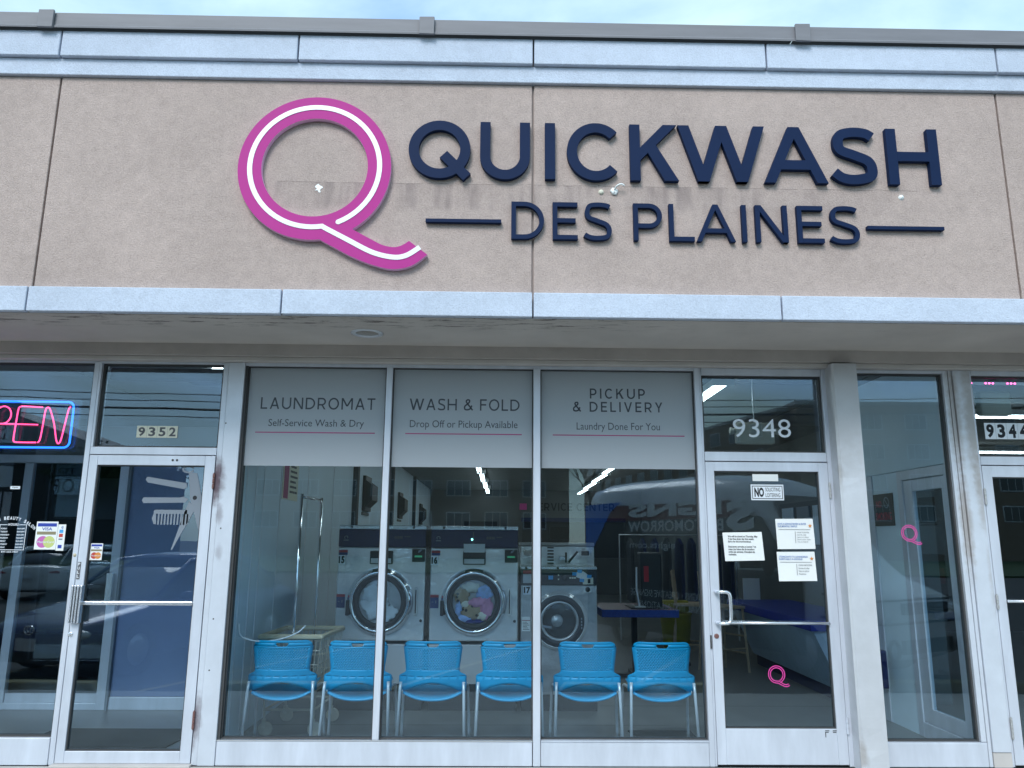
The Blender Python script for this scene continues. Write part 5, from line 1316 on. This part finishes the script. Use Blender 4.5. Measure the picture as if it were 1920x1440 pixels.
b.add([(x, 2.0, z) for x, z in pf] + [(x, 4.66, z) for x, z in pf], [(0, 1, 2, 3), (7, 6, 5, 4), (0, 4, 5, 1), (1, 5, 6, 2), (2, 6, 7, 3), (3, 7, 4, 0)]); b.build('counter_front', M['counterfront'], cn)
bx('kick_board', M['panel_navy'], cn, 3.40, 3.8, 2.02, 4.64, 0, .129)
def stool(x, y, rz, label):
    t_ = thing('bar_chair', label, 'bar chair', (0, 0, 0), 'pale wooden bar chairs')
    for sx in (-1, 1):
        MB().tube([(sx * .21, -.2, 0), (sx * .17, -.17, .74)], .020, 4).build('leg', M['wood'], t_)
        MB().tube([(sx * .21, .22, 0), (sx * .17, .17, .74), (sx * .17, .21, 1.18)], .020, 4).build('leg', M['wood'], t_)
        MB().tube([(sx * .195, -.19, .28), (sx * .195, .2, .28)], .011, 6).build('stretcher', M['wood'], t_)
    for z in (.22, .42): MB().tube([(-.2, -.185, z), (.2, -.185, z)], .011, 6).build('stretcher', M['wood'], t_)
    MB().box(-.2, .2, -.2, .2, .742, .775).build('seat', M['wood'], t_, bev=.008)
    for z in (.88, 1.0, 1.12): MB().box(-.17, .17, .195, .215, z - .03, z + .03).build('back_slat', M['wood'], t_)
    t_.location = (x, y, 0); t_.rotation_euler = (0, 0, rz); return t_
s0 = stool(2.80, 4.05, R(115), 'pale wooden bar chair standing against the end of the counter')
dup(s0, (2.50, 4.45, 0), 'second pale wooden bar chair left of the one at the counter', R(75))
bk = thing('mop_bucket', 'yellow plastic mop bucket on the floor left of the bar chairs', 'bucket', (2.32, 4.5, 0))
b = MB(); b.lathez([(0.0, .06), (.15, .06), (.2, .62), (.215, .64), (.205, .65), (.19, .63), (.14, .08), (0, .08)], 2.32, 4.5, 20); b.build('tub', M['yellow'], bk, smooth=True)
b = MB(); b.box(2.16, 2.48, 4.42, 4.58, .655, .80); b.build('wringer', M['yellow'], bk, bev=.02)
for dx, dy in ((-.12, -.12), (.12, -.12), (-.12, .12), (.12, .12)): MB().blob((2.32 + dx, 4.5 + dy, .03), (.03, .03, .03), 2, 0, 6).build('caster', M['black'], bk, smooth=True)
fr_ = thing('notice_board', 'black framed row of leaflets on the side wall above the counter', 'notice board', (4.41, 4.5, 1.5))
bx('board', M['black'], fr_, 4.38, 4.418, 3.2, 6.2, 1.45, 2.12)
for k in range(5): bx('leaflet', M['vinyl_pale'] if k % 2 else M['counterfront'], fr_, 4.365, 4.379, 3.3 + k * .58, 3.75 + k * .58, 1.52, 2.05)
tag(bx('counter_notice', M['paper'], None, 3.25, 3.47, 4.60, 4.612, .806, 1.08), 'small white notice standing at the far end of the counter top', 'notice')
# garments on a rail behind the table
gr = thing('garment_rail', 'rail of dark garments on hangers at the back right', 'garment rail', (3.0, 7.0, 0))
MB().tube([(2.0, 7.0, 0), (2.0, 7.0, 1.65), (3.9, 7.0, 1.65), (3.9, 7.0, 0)], .014, 8).build('rail', M['tube'], gr)
for k in range(9):
    x = 2.15 + k * .2; b = MB(); b.prism([(7.0 - .22, 1.5), (7.0, 1.6), (7.0 + .22, 1.5), (7.0 + .24, .6), (7.0 - .24, .6)], 0, .05)
    b.v = [(x + y, X, z) for X, y, z in b.v]; b.build('garment', M['panel_navy'] if k % 3 else M['walldark'], gr)

# mats
tag(MB().prism([(1.25, .40), (1.62, .40), (1.62, 1.0), (1.10, 1.0)], 0.002, 0.012).build('floor_mat', M['mat'], None), 'dark floor mat behind the last blue chair', 'mat')
for o in [bpy.data.objects['floor_mat']]:
    me = o.data
    for v in me.vertices: v.co = (v.co.x, v.co.z, v.co.y)
m2 = MB(); q = [(-3.60, 1.02), (-2.45, 1.02), (-2.45, .66), (-2.47, .45), (-3.20, .45), (-3.60, .80)][::-1]
m2.add([(x, y, .010) for x, y in q[::-1]] + [(x, y, .002) for x, y in q[::-1]], [tuple(range(6))] + [(i + 6, (i + 1) % 6 + 6, (i + 1) % 6, i) for i in range(6)])
tag(m2.build('floor_mat', M['mat'], None), 'dark entrance mat inside the salon door', 'mat')
jl = MB()
for a, c in (((2.05, .95), (2.62, .12)), ((1.0, 2.0), (3.3, 2.02)), ((-2.0, 1.2), (1.5, 1.22))):
    d = Vector((c[0] - a[0], c[1] - a[1])).normalized() * .004; nx, ny = -d.y, d.x
    jl.add([(a[0] + nx, a[1] + ny, .003), (c[0] + nx, c[1] + ny, .003), (c[0] - nx, c[1] - ny, .003), (a[0] - nx, a[1] - ny, .003)], [(0, 3, 2, 1)])
jl.build('floor_joint', M['tbar'], kind='structure')

# strip lights and emergency lights
def strip(x, y, label, length=2.3):
    t_ = thing('strip_light', label, 'strip light', (0, 0, 0), 'ceiling strip lights')
    MB().box(-.055, .055, 0, length, 2.955, 3.02).build('housing', M['lampwhite'], t_, bev=.006)
    MB().box(-.10, .10, -.02, 0.0, 2.925, 3.035).build('end_cap', M['lampwhite'], t_)
    for sx in (-1, 1): MB().tube([(sx * .032, .03, 2.938), (sx * .032, length - .03, 2.938)], .0105, 8).build('tube', M['tubeglow'], t_, smooth=True)
    MB().box(-.05, .05, -.015, .015, 3.0205, 3.06).build('hanger', M['lampwhite'], t_)
    t_.location = (x, y, 0); return t_
ordn = ['first', 'second', 'third', 'fourth', 'fifth', 'sixth', 'seventh']
s0 = strip(2.02, .95, 'first strip light of the right ceiling row, seen through the transom')
for k in range(1, 7): dup(s0, (2.02 + .075 * k, .95 + 2.42 * k, 0), '%s strip light from the front in the right ceiling row' % ordn[k])
for k in range(7): dup(s0, (-.47 + .03 * k, .95 + 2.42 * k, 0), '%s strip light from the front in the left ceiling row' % ordn[k])
def emergency(cx, cy, cz, label, rod, hw_=.178):
    t_ = thing('emergency_light', label, 'emergency light', (cx, cy, cz))
    bx('housing', M['beigebox'], t_, cx - hw_, cx + hw_, cy - .04, cy + .04, cz - .10, cz + .10, bev=.018)
    for sx in ((-1, 1) if rod else ()):
        MB().tube([(cx + sx * .17, cy, cz + .02), (cx + sx * .225, cy, cz + .02)], [.022, .035], 10).build('lamp_head', M['beigebox'], t_, smooth=True)
    if rod: MB().tube([(cx, cy, cz + .1), (cx, cy, 3.05)], .006, 6).build('rod', M['tube'], t_)
emergency(2.365, 1.2, 2.53, 'cream twin head emergency light hanging behind the number 9348', True)
emergency(4.065, .35, 2.675, 'grey beige emergency light box behind the transom at the right edge', False, .128)
for (x, y, sc, l) in ((5.9, 2.6, .5, 'strip light just behind the emergency light box at the right edge'), (8.2, 6.0, .8, 'farther strip light below the number 9344 at the right edge')):
    o = dup(s0, (x, y, 0), l, R(90)); o.scale = (1, sc, 1)
# no smoking sign and vestibule glazing beside the side window
ves = thing('vestibule_partition', 'aluminium and glass vestibule wall seen through the narrow side window', 'partition', (3.53, .8, 0))
bx('header_wall', M['wallpaint'], ves, 3.50, 3.56, .125, 2.09, 2.165, 3.04)
b = MB(); b.box(3.50, 3.55, .84, .92, 0, 2.16); b.box(3.50, 3.55, .125, .20, 0, 2.16); b.box(3.50, 3.55, .20, .84, 2.08, 2.16); b.box(3.50, 3.55, .20, .84, 0, .12); b.box(3.50, 3.55, 1.38, 2.09, 0, 2.16); b.build('partition_frame', ALU, ves, bev=.004)
b = MB(); b.box(3.51, 3.545, .70, .835, .125, 2.075); b.box(3.51, 3.545, .205, .26, .125, 2.075); b.box(3.51, 3.545, .26, .70, 1.98, 2.075); b.box(3.51, 3.545, .26, .70, .125, .24); b.build('inner_door', ALU, ves, bev=.003)
bx('pane', M['glass'], ves, 3.522, 3.528, .26, .70, .24, 1.98)
bx('side_panel', M['wallpaint'], ves, 3.51, 3.54, .925, 1.375, 0, 2.16)
ns = thing('no_smoking_sign', 'dark NO SMOKING sign with crossed cigarette on the vestibule side panel', 'sign', (3.505, 1.2, 1.72))
bx('plate', M['gasket'], ns, 3.500, 3.5085, 1.02, 1.37, 1.70, 1.985)
b = MB(); hb = MB(); text_mb('NO', .05, .15, .165, .225, 0, off=.03, mb=hb); text_mb('SMOKING', .03, .32, .05, .12, 0, off=.03, mb=hb)
b.add([(3.4985, 1.37 - x, 1.70 + z) for x, y, z in hb.v], hb.f); b.build('lettering', M['stred'], ns)
b = MB(); L, Q = offset_strip(arc(.24, .205, .045, .045, 0, 360, 20)[:-1], .01, True); b.strip(L, Q, 0, .001, True); L, Q = offset_strip([(.21, .235), (.27, .175)], .009); b.strip(L, Q, 0, .001)
b.v = [(3.4985 + y - .001, 1.37 - x, 1.70 + z) for x, y, z in b.v]; b.build('prohibition_symbol', M['vinyl_pale'], ns)
tag(MB().box(3.36, 3.44, 1.24, 1.36, .30, .62).build('dark_bin', M['panel_navy'], None, bev=.01), 'small dark blue bin on the floor behind the narrow side window', 'bin')

# ------------------------------------------------------------------ salon vestibule
sv = thing('salon_inner_front', 'inner aluminium shopfront of the salon with glass door and blue board', 'partition', (-3.6, 1.75, 0))
b = MB(); b.box(-3.66, -3.575, 1.75, 1.81, 0, 2.25); b.box(-5.3, -3.661, 1.75, 1.81, .0, .06); b.box(-4.58, -4.50, 1.75, 1.81, .061, 2.25); b.box(-5.3, -2.14, 1.75, 1.81, 2.252, 2.33); b.build('frame', ALU, sv, bev=.004)
bx('kick_rail', ALU, sv, -4.495, -3.664, 1.765, 1.80, .062, .14); bx('pane', M['glass'], sv, -4.495, -3.664, 1.778, 1.784, .142, 2.25)
b = MB(); b.box(-3.66, -3.60, 1.70, 1.745, .95, 1.22); b.build('pull_handle', M['bright'], sv, bev=.004)
bx('blue_board', M['bluepanel'], sv, -3.545, -2.14, 1.775, 1.80, .115, 2.25); bx('kick_board', ALU, sv, -3.56, -2.14, 1.76, 1.80, .0, .112, bev=.004)
bx('corner_post', M['vinyl_pale'], sv, -3.572, -3.548, 1.74, 1.80, 0, 2.25)
bx('head_panel', M['walldim'], sv, -4.5, -2.14, 1.76, 1.82, 2.332, 2.62)
cbx = thing('salon_cabinet', 'pale wall cabinet in the salon behind the left window', 'cabinet', (-4.6, 3.0, 0)); bx('carcass', M['walldim'], cbx, -4.95, -4.25, 3.0, 3.4, 1.75, 2.2); bx('door', M['wallpaint'], cbx, -4.93, -4.62, 2.985, 2.998, 1.77, 2.18); bx('door', M['walldim'], cbx, -4.60, -4.27, 2.985, 2.998, 1.77, 2.18)
pst = thing('wall_picture', 'dark framed portrait picture on the salon back wall', 'picture', (-5.2, 7.48, 1.6)); bx('frame', M['black'], pst, -5.5, -4.9, 7.46, 7.49, 1.2, 2.2); MB().blob((-5.2, 7.455, 1.72), (.17, .01, .25), 3, .05, 10).build('portrait', M['wood'], pst, smooth=True)
bli = thing('vertical_blind', 'dark grey vertical blind hanging left inside the salon window', 'blind', (-3.8, .5, 1.0))
for k in range(2): bx('blind_slat', M['walldark'] if k != 3 else M['walldim'], bli, -4.03 + k * .075, -3.965 + k * .075, .48 + .01 * (k % 2), .486 + .01 * (k % 2), .25, 1.9)
ol = thing('small_sticker', 'tiny white open sticker high on the salon window', 'sticker', (-3.59, .04, 1.9)); bx('plate', M['vinyl_white'], ol, -3.630, -3.558, .0404, .0412, 1.896, 1.918); text_mb('Open', -3.616, -3.572, 1.902, 1.913, .0398, off=.02).build('lettering', M['ink'], ol)
sl_ = thing('ceiling_lamp', 'round bright ceiling lamp inside the salon above the door', 'ceiling lamp', (-2.42, 1.2, 3.04)); MB().lathez([(0, 3.0), (.10, 3.005), (.11, 3.03), (.11, 3.049)], -2.46, 1.0, 20).build('diffuser', M['tubeglow'], sl_, smooth=True)
av = thing('ceiling_vent', 'dark square ceiling vent inside the salon', 'vent', (-3.0, 1.6, 3.04)); bx('grille', M['gasket'], av, -3.02, -2.72, 1.45, 1.75, 3.035, 3.049)

# ================================================================== ACROSS THE CAR PARK (seen mirrored in the glass)
def wheel(parent, x, y, r=.32, w_=.2, side=1):
    o = MB().lathez([(0, 0)], 0, 0, 3) if False else None
    b = MB(); b.lathe([(r * .62, -w_ / 2), (r * .93, -w_ / 2), (r, -w_ * .3), (r, w_ * .3), (r * .93, w_ / 2), (r * .62, w_ / 2)], 0, r, 24, 0)
    b.v = [(x + Y, y + X, z - .16) for X, Y, z in b.v]; w0 = b.build('wheel', M['tyre'], parent, smooth=True)
    b = MB(); b.lathe([(0, -w_ * .42), (r * .2, -w_ * .45), (r * .6, -w_ * .38), (r * .63, -w_ * .3)], 0, r, 20, 0); b.lathe([(0, w_ * .42), (r * .2, w_ * .45), (r * .6, w_ * .38), (r * .63, w_ * .3)], 0, r, 20, 0)
    b.v = [(x + Y, y + X, z - .16) for X, Y, z in b.v]; b.build('rim', M['rim'], w0, smooth=True)
def loft(stations, mat, name, parent, sub=2):
    """stations along y: (y, list of (x, z)) half outline mirrored in x"""
    b = MB(); n = len(stations[0][1]); vs = []
    for y, pr in stations:
        vs += [(x, y, z) for x, z in pr] + [(-x, y, z) for x, z in reversed(pr)]
    m_ = 2 * n; fs = []
    for i in range(len(stations) - 1):
        for k in range(m_): fs.append((i * m_ + k, i * m_ + (k + 1) % m_, (i + 1) * m_ + (k + 1) % m_, (i + 1) * m_ + k))
    fs.append(tuple(range(m_ - 1, -1, -1))); fs.append(tuple((len(stations) - 1) * m_ + k for k in range(m_)))
    b.add(vs, fs); o = b.build(name, mat, parent, smooth=True)
    if sub: md = o.modifiers.new('round', 'SUBSURF'); md.levels = sub; md.render_levels = sub
    return o
def car(loc, rz, label, paint, group='parked cars mirrored in the glass'):
    """front points to +Y from the origin at the nose"""
    t_ = thing('parked_car', label, 'car', (0, 0, 0), group)
    g = -.16
    def sec(hw_, zb, zm, zt): return [(hw_ * .80, zb), (hw_ * .96, zb + .06), (hw_, zm), (hw_ * .97, (zm + zt) / 2 + .05), (hw_ * .86, zt), (hw_ * .3, zt + .02)]
    st_ = [(0.0, sec(.62, .24, .42, .55)), (-.06, sec(.74, .20, .45, .64)), (-.35, sec(.86, .17, .5, .74)), (-.95, sec(.89, .16, .55, .84)), (-1.35, sec(.89, .16, .56, .90)), (-2.4, sec(.90, .17, .58, .90)), (-3.5, sec(.89, .18, .6, .92)), (-4.2, sec(.86, .22, .62, .95)), (-4.5, sec(.80, .28, .6, .90)), (-4.55, sec(.72, .32, .58, .82))]
    loft([(y, [(x, z + g) for x, z in p]) for y, p in st_], paint, 'body', t_)
    def gs(hw0, hw1, z0, z1): return [(hw0, z0), (hw0 - .02, z0 + (z1 - z0) * .4), (hw1, z1 - .04), (hw1 - .1, z1)]
    gl = [(-1.05, gs(.74, .70, .80, .86)), (-1.25, gs(.76, .70, .82, .98)), (-1.95, gs(.80, .62, .84, 1.40)), (-2.6, gs(.80, .60, .84, 1.46)), (-3.3, gs(.80, .58, .85, 1.42)), (-4.0, gs(.74, .56, .86, 1.12)), (-4.2, gs(.70, .55, .88, .97))]
    loft([(y, [(x, z + g) for x, z in p]) for y, p in gl], M['carglass'], 'cabin_glass', t_)
    rf = [(-1.95, [(.58, 1.405), (.3, 1.43)]), (-2.6, [(.59, 1.47), (.3, 1.492)]), (-3.3, [(.57, 1.43), (.3, 1.452)]), (-3.6, [(.55, 1.33), (.3, 1.345)])]
    b = MB(); vs = []
    for y, p in rf: vs += [(p[0][0], y, p[0][1] + g), (p[1][0], y, p[1][1] + g), (-p[1][0], y, p[1][1] + g), (-p[0][0], y, p[0][1] + g)]
    b.add(vs, [(i * 4 + k, i * 4 + k + 1, (i + 1) * 4 + k + 1, (i + 1) * 4 + k) for i in range(3) for k in range(3)]); ro = b.build('roof', paint, t_, smooth=True); md = ro.modifiers.new('t', 'SOLIDIFY'); md.thickness = .03
    b = MB()
    for sx in (-1, 1):
        b.tube([(sx * .74, -1.15, .86 + g), (sx * .64, -1.95, 1.385 + g), (sx * .62, -2.6, 1.44 + g), (sx * .60, -3.3, 1.40 + g), (sx * .66, -4.15, .97 + g)], .028, 6); b.tube([(sx * .79, -2.55, .88 + g), (sx * .63, -2.6, 1.44 + g)], .024, 6)
    b.build('pillars', paint, t_, smooth=True)
    for sx in (-1, 1):
        MB().blob((sx * .62, -.13, .56 + g), (.19, .11, .065), 2, 0, 10).build('headlight', M['lens'], t_, smooth=True)
        MB().blob((sx * .60, -4.47, .76 + g), (.2, .07, .06), 2, 0, 10).build('tail_light', M['tail'], t_, smooth=True)
        MB().blob((sx * .98, -1.55, .93 + g), (.11, .06, .07), 2, 0, 8).build('mirror', paint, t_, smooth=True)
        for y in (-.85, -3.65): wheel(t_, sx * .80, y)
    b = MB(); b.box(-.50, .50, .012, .03, .22 + g, .34 + g); b.build('grille', M['black'], t_)
    b = MB(); b.box(-.152, .152, .025, .045, .36 + g, .505 + g); b.build('number_plate', M['vinyl_white'], t_)
    b = MB(); b.box(-.152, .152, -4.585, -4.57, .60 + g, .74 + g); b.build('number_plate', M['vinyl_white'], t_)
    L, Q = offset_strip(arc(0, .60 + g, .075, .05, 0, 360, 20)[:-1], .012, True); b = MB().strip(L, Q, 0, .012, True); L, Q = offset_strip(arc(0, .61 + g, .026, .036, 0, 360, 14)[:-1], .010, True); b.strip(L, Q, -.001, .011, True); b.v = [(x, -y + .012, z) for x, y, z in b.v]; b.build('badge', M['chrome'], t_)
    t_.location = loc; t_.rotation_euler = (0, 0, rz); return t_
c1 = car((-5.65, -3.95, 0), R(19), 'dark blue car parked nose to the salon, mirrored in the left windows', M['carblue'])
car((-13.3, -20.2, 0), R(172), 'white sedan parked farther off with its tail to the shop, mirrored in the salon window', M['carwhite'])
car((9.6, -19.5, 0), R(186), 'silver sedan parked farther off with its tail to the shop, mirrored in the side window', M['carsilver'])
# sign-maker's van, parked at an angle with its nose to the shop
vn = thing('signwriter_van', 'tall white van with dark lettered side parked at an angle, mirrored in the right windows', 'van', (0, 0, 0))
g = -.16
def vs_(hw_, zb, zt): return [(hw_ * .9, zb), (hw_, zb + .12), (hw_, zt * .55), (hw_ * .97, zt * .86), (hw_ * .88, zt * .97), (hw_ * .4, zt)]
loft([(y, [(x, z + g) for x, z in p]) for y, p in [(0, vs_(.80, .35, .95)), (-.08, vs_(.92, .28, 1.08)), (-.55, vs_(.98, .26, 1.25)), (-1.0, vs_(1.0, .26, 1.42)), (-1.65, vs_(1.0, .26, 2.45)), (-2.1, vs_(1.0, .26, 2.72)), (-3.5, vs_(1.0, .26, 2.78)), (-5.6, vs_(1.0, .26, 2.76)), (-5.75, vs_(.97, .3, 2.68))]], M['carwhite'], 'body', vn, 1)
for sx in (-1, 1):
    b = MB(); b.box(sx * 1.0, sx * 1.012, -5.6, -2.15, .30 + g, 2.05 + g); b.box(sx * 1.001, sx * 1.011, -2.149, -1.0, .30 + g, 1.33 + g); b.build('side_wrap', M['vanwrap'], vn)
    b = MB(); b.box(sx * 1.0, sx * 1.013, -5.6, -2.15, 2.054 + g, 2.30 + g); b.build('maroon_band', M['vanmaroon'], vn)
    MB().blob((sx * .74, -.12, .84 + g), (.2, .12, .13), 2, 0, 10).build('headlight', M['lens'], vn, smooth=True)
    MB().blob((sx * .72, -.04, .46 + g), (.1, .06, .08), 2, 0, 10).build('fog_light', M['lens'], vn, smooth=True)
    MB().blob((sx * 1.16, -1.4, 1.45 + g), (.1, .08, .18), 2, 0, 8).build('mirror', M['black'], vn, smooth=True)
    b = MB(); pf = [(-2.05, 1.35), (-1.2, 1.38), (-1.62, 2.05), (-2.05, 2.1)]; b.add([(sx * 1.002, y, z + g) for y, z in pf] + [(sx * .985, y, z + g) for y, z in pf], [(0, 1, 2, 3), (7, 6, 5, 4)]); b.build('side_window', M['carglass'], vn)
    for y in (-1.05, -4.6): wheel(vn, sx * .9, y, .36, .24)
bp_ = MB(); bp_.tube([(-1.01, -.75, .80 + g), (-.98, -.30, .78 + g), (-.84, .02, .76 + g), (.84, .02, .76 + g), (.98, -.30, .78 + g), (1.01, -.75, .80 + g)], .016, 6); bp_.tube([(-1.0, -.72, 1.08 + g), (-.86, -.06, 1.02 + g), (.86, -.06, 1.02 + g), (1.0, -.72, 1.08 + g)], .012, 6); bp_.build('bumper_seam', M['black'], vn)
bx('grille', M['black'], vn, -.45, .45, -.02, .035, .86 + g, .99 + g); bx('lower_grille', M['black'], vn, -.5, .5, -.02, .04, .40 + g, .56 + g)
for sx in (-1, 1): MB().lathe([(.10, -.0), (.13, -.03), (.10, -.06)], sx * .72, .46 + g, 20, .06).build('fog_lamp_ring', M['black'], vn, smooth=True)
b = MB(); b.add([(-.82, -1.07, 1.46 + g), (.82, -1.07, 1.46 + g), (.78, -1.60, 2.36 + g), (-.78, -1.60, 2.36 + g)], [(0, 1, 2, 3)]); b.build('windscreen', M['carglass'], vn)
b = MB(); b.prism([(-5.62, 2.34), (-4.6, 2.36), (-4.9, 2.2), (-5.3, 1.7), (-5.5, 1.45), (-5.62, 1.6)], 0, .004); b.v = [(-1.0175 - y, x, z + g) for x, y, z in b.v]; b.build('blue_swoosh', M['vanblue'], vn)
b = MB()
def van_text(txt, u0, u1, z0, z1, off):
    hb = MB(); text_mb(txt, 0, u1 - u0, 0, z1 - z0, 0, off=off, mb=hb); b.add([(-1.0185, -u0 - x, z0 + z) for x, y, z in hb.v], hb.f)
van_text('S', 1.72, 2.25, 1.70, 2.13, .05); van_text('IGNS', 2.32, 4.42, 1.94, 2.16, .05)
van_text('BY TOMORROW', 2.30, 4.42, 1.70, 1.88, .02); van_text('eights.com', 3.30, 4.40, 1.40, 1.54, .01)
van_text('CREATIVE DESIGNS • CREATIVE SIGNAGE', 2.0, 4.40, .68, .79, .01); van_text('PROFESSIONAL INSTALLATIONS', 2.1, 4.2, .50, .61, .01)
b.build('side_lettering', M['acrylic'], vn)
vn.location = (5.3, -3.9, 0); vn.rotation_euler = (0, 0, R(-30))
# wheel stops
w0 = MB().prism([(-.9, -.155), (.9, -.155), (.82, -.03), (-.82, -.03)], -.09, .09).build('wheel_stop', M['stop'], None, bev=.02); tag(w0, 'yellowed concrete wheel stop in front of the dark blue car', 'wheel stop', 'concrete wheel stops'); w0.location = (-5.3, -3.3, 0)
for x, l in ((-2.3, 'yellowed concrete wheel stop of the empty bay before the laundromat'), (5.3, 'yellowed concrete wheel stop at the nose of the van'), (1.6, 'yellowed concrete wheel stop between the empty bay and the van')):
    o = w0.copy(); COL.objects.link(o); o.location = (x, -3.3 if x < 5 else -3.55, 0); o['label'] = l
# brick apartment blocks
def block(label, x0, x1, y, depth, h, wx, wz, group='brick apartment blocks across the street'):
    t_ = thing('apartment_block', label, 'building', ((x0 + x1) / 2, y, -.16), group)
    bx('wall', M['brick'], t_, x0, x1, y - depth, y, -.16, h); bx('parapet', M['concrete'], t_, x0 - .1, x1 + .1, y - depth - .1, y + .1, h + .002, h + .35)
    fme = pme = None
    for x in wx:
        for z in wz:
            fo = bx('window', M['white'], t_, x - 1.15, x + 1.15, y + .002, y + .06, z - .8, z + .8) if fme is None else None
            if fme is None:
                fme = fo.data; base = (x, z)
                pn = MB()
                for k in range(3): pn.box(x - 1.05 + k * .72, x - .40 + k * .72, y + .062, y + .075, z - .7, z + .7)
                po_ = pn.build('pane', M['carglass'], fo); pme = po_.data
            else:
                fo = bpy.data.objects.new('window', fme); COL.objects.link(fo); fo.parent = t_; fo.location = (x - base[0], 0, z - base[1])
                po_ = bpy.data.objects.new('pane', pme); COL.objects.link(po_); po_.parent = fo
    return t_
block('long tan brick apartment block mirrored in the laundromat window', -25, 7.0, -70, 14, 14.6, [-22.3 + 3.7 * i for i in range(8)], [3.4, 6.45, 9.5, 12.5])
rb_ = block('receding tan brick wing between the gap and the right hand block', -8, 52, -101, 10, 14.8, [-5 + 4.4 * i for i in range(13)], [4.4, 7.4, 10.45, 13.3]); rb_.rotation_euler = (0, 0, R(77))
block('right hand tan brick apartment block mirrored in the side window', 30, 72, -70, 14, 15.2, [33.0 + 4.5 * i for i in range(9)], [4.4, 7.4, 10.45, 13.5])
# low dark building and pylon sign at the left
hs_ = thing('gabled_building', 'low dark gabled building mirrored in the salon window', 'building', (-44, -62, -.16)); bx('wall', M['walldark'], hs_, -60, -32, -74, -62, -.16, 8.0)
b = MB(); b.prism([(-61, 8.0), (-31, 8.0), (-46, 13.4)], -61.5, -74.5); b.build('roof', M['coping'], hs_)
py = thing('pylon_sign', 'tall pylon sign listing shops by the street, mirrored in the salon window', 'sign', (-13.2, -14, -.16))
bx('post', M['walldark'], py, -13.4, -13.2, -14.2, -14.0, -.16, 2.9); 
for k, (m_, tx) in enumerate([('vinyl_pale', ''), ('vinyl_white', 'CHOICE\nLIQUOR'), ('vinyl_pale', 'EURO\nTO GO'), ('vinyl_white', 'OPEN')]):
    z1 = 5.0 - k * .56; bx('sign_panel', M[m_], py, -14.0, -12.5, -14.25, -14.0, z1 - .53, z1)
    if tx:
        hb = MB(); text_mb(tx, 0, 1.2, 0, .4, 0, off=.01, mb=hb); MB().add([(-12.65 - x, -13.994, z1 - .47 + z) for x, y, z in hb.v], hb.f).build('lettering', M['ink'], py)
# utility line, street lamp and trees
pw = thing('utility_line', 'overhead power lines on wooden poles across the car park, mirrored in the upper glass', 'power line', (0, -28, -.16))
for x in (-34, 30): MB().tube([(x, -28, -.16), (x, -28, 9)], .13, 8).build('pole', M['bark'], pw)
for k, (z, r_) in enumerate([(8.2, .02), (7.9, .02), (7.55, .05), (7.2, .02)]):
    MB().tube([(-34 + 64 * i / 16, -28, z - .5 * math.sin(math.pi * i / 16)) for i in range(17)], r_, 5).build('wire', M['black'], pw)
MB().tube([(-3, -28.0, 7.0), (3.5, -28.0, 7.0)], .07, 6).build('splice_box', M['black'], pw)
lp = thing('street_lamp', 'grey street lamp post mirrored in the transom above the laundromat door', 'street lamp', (8.6, -13, -.16)); MB().tube([(8.6, -13, -.16), (8.6, -13, 8.0)], [.11, .08], 8).build('post', M['walldim'], lp); bx('lamp_head', M['walldim'], lp, 8.2, 8.6, -13.1, -12.9, 7.95, 8.1)
def tree(loc, h, label, leafy, seed):
    rnd = random.Random(seed); t_ = thing('bare_tree' if not leafy else 'leafy_tree', label, 'tree', loc)
    br = MB(); tips = []
    def grow(p, d, L_, r_, lev):
        q = p + d * L_; mid = p + d * L_ * .5 + Vector((rnd.uniform(-1, 1), rnd.uniform(-1, 1), 0)) * L_ * .06
        br.tube([p, mid, q], [r_, r_ * .85, r_ * .65], 6 if lev < 2 else 4, cap=False); tips.append(q)
        if lev >= (5 if not leafy else 4): return
        for k in range(3 if lev < 3 else 2):
            a = rnd.uniform(0, 6.28); sp = rnd.uniform(.35, .75)
            nd = (d + Vector((math.cos(a) * sp, math.sin(a) * sp, rnd.uniform(-.05, .3)))).normalized(); grow(q, nd, L_ * rnd.uniform(.6, .8), r_ * .6, lev + 1)
    b0 = Vector(loc); br2 = br; grow(b0, Vector((0, 0, 1)), h * .28, h * .02, 0)
    br.build('trunk', M['bark'], t_)
    if leafy:
        lf = MB()
        for q in tips:
            if q.z < loc[2] + h * .35: continue
            for k in range(16):
                c = q + Vector((rnd.gauss(0, .5), rnd.gauss(0, .5), rnd.gauss(0, .4))) * h * .09; s_ = h * .022
                u = Vector((rnd.uniform(-1, 1), rnd.uniform(-1, 1), rnd.uniform(-1, 1))).normalized() * s_; v = u.orthogonal().normalized() * s_ * .7
                lf.add([c - u, c - v, c + u, c + v], [(0, 1, 2, 3)])
        lf.build('crown', M['leaf'], t_)
tree((8.6, -62, -.16), 13, 'bare branching tree between the two apartment blocks', False, 3)
tree((-35.0, -58, -.16), 10.8, 'leafy green tree mirrored in the transom above the salon door', True, 5)
tree((-30.5, -60, -.16), 9.5, 'smaller leafy green tree right of the other one', True, 9)
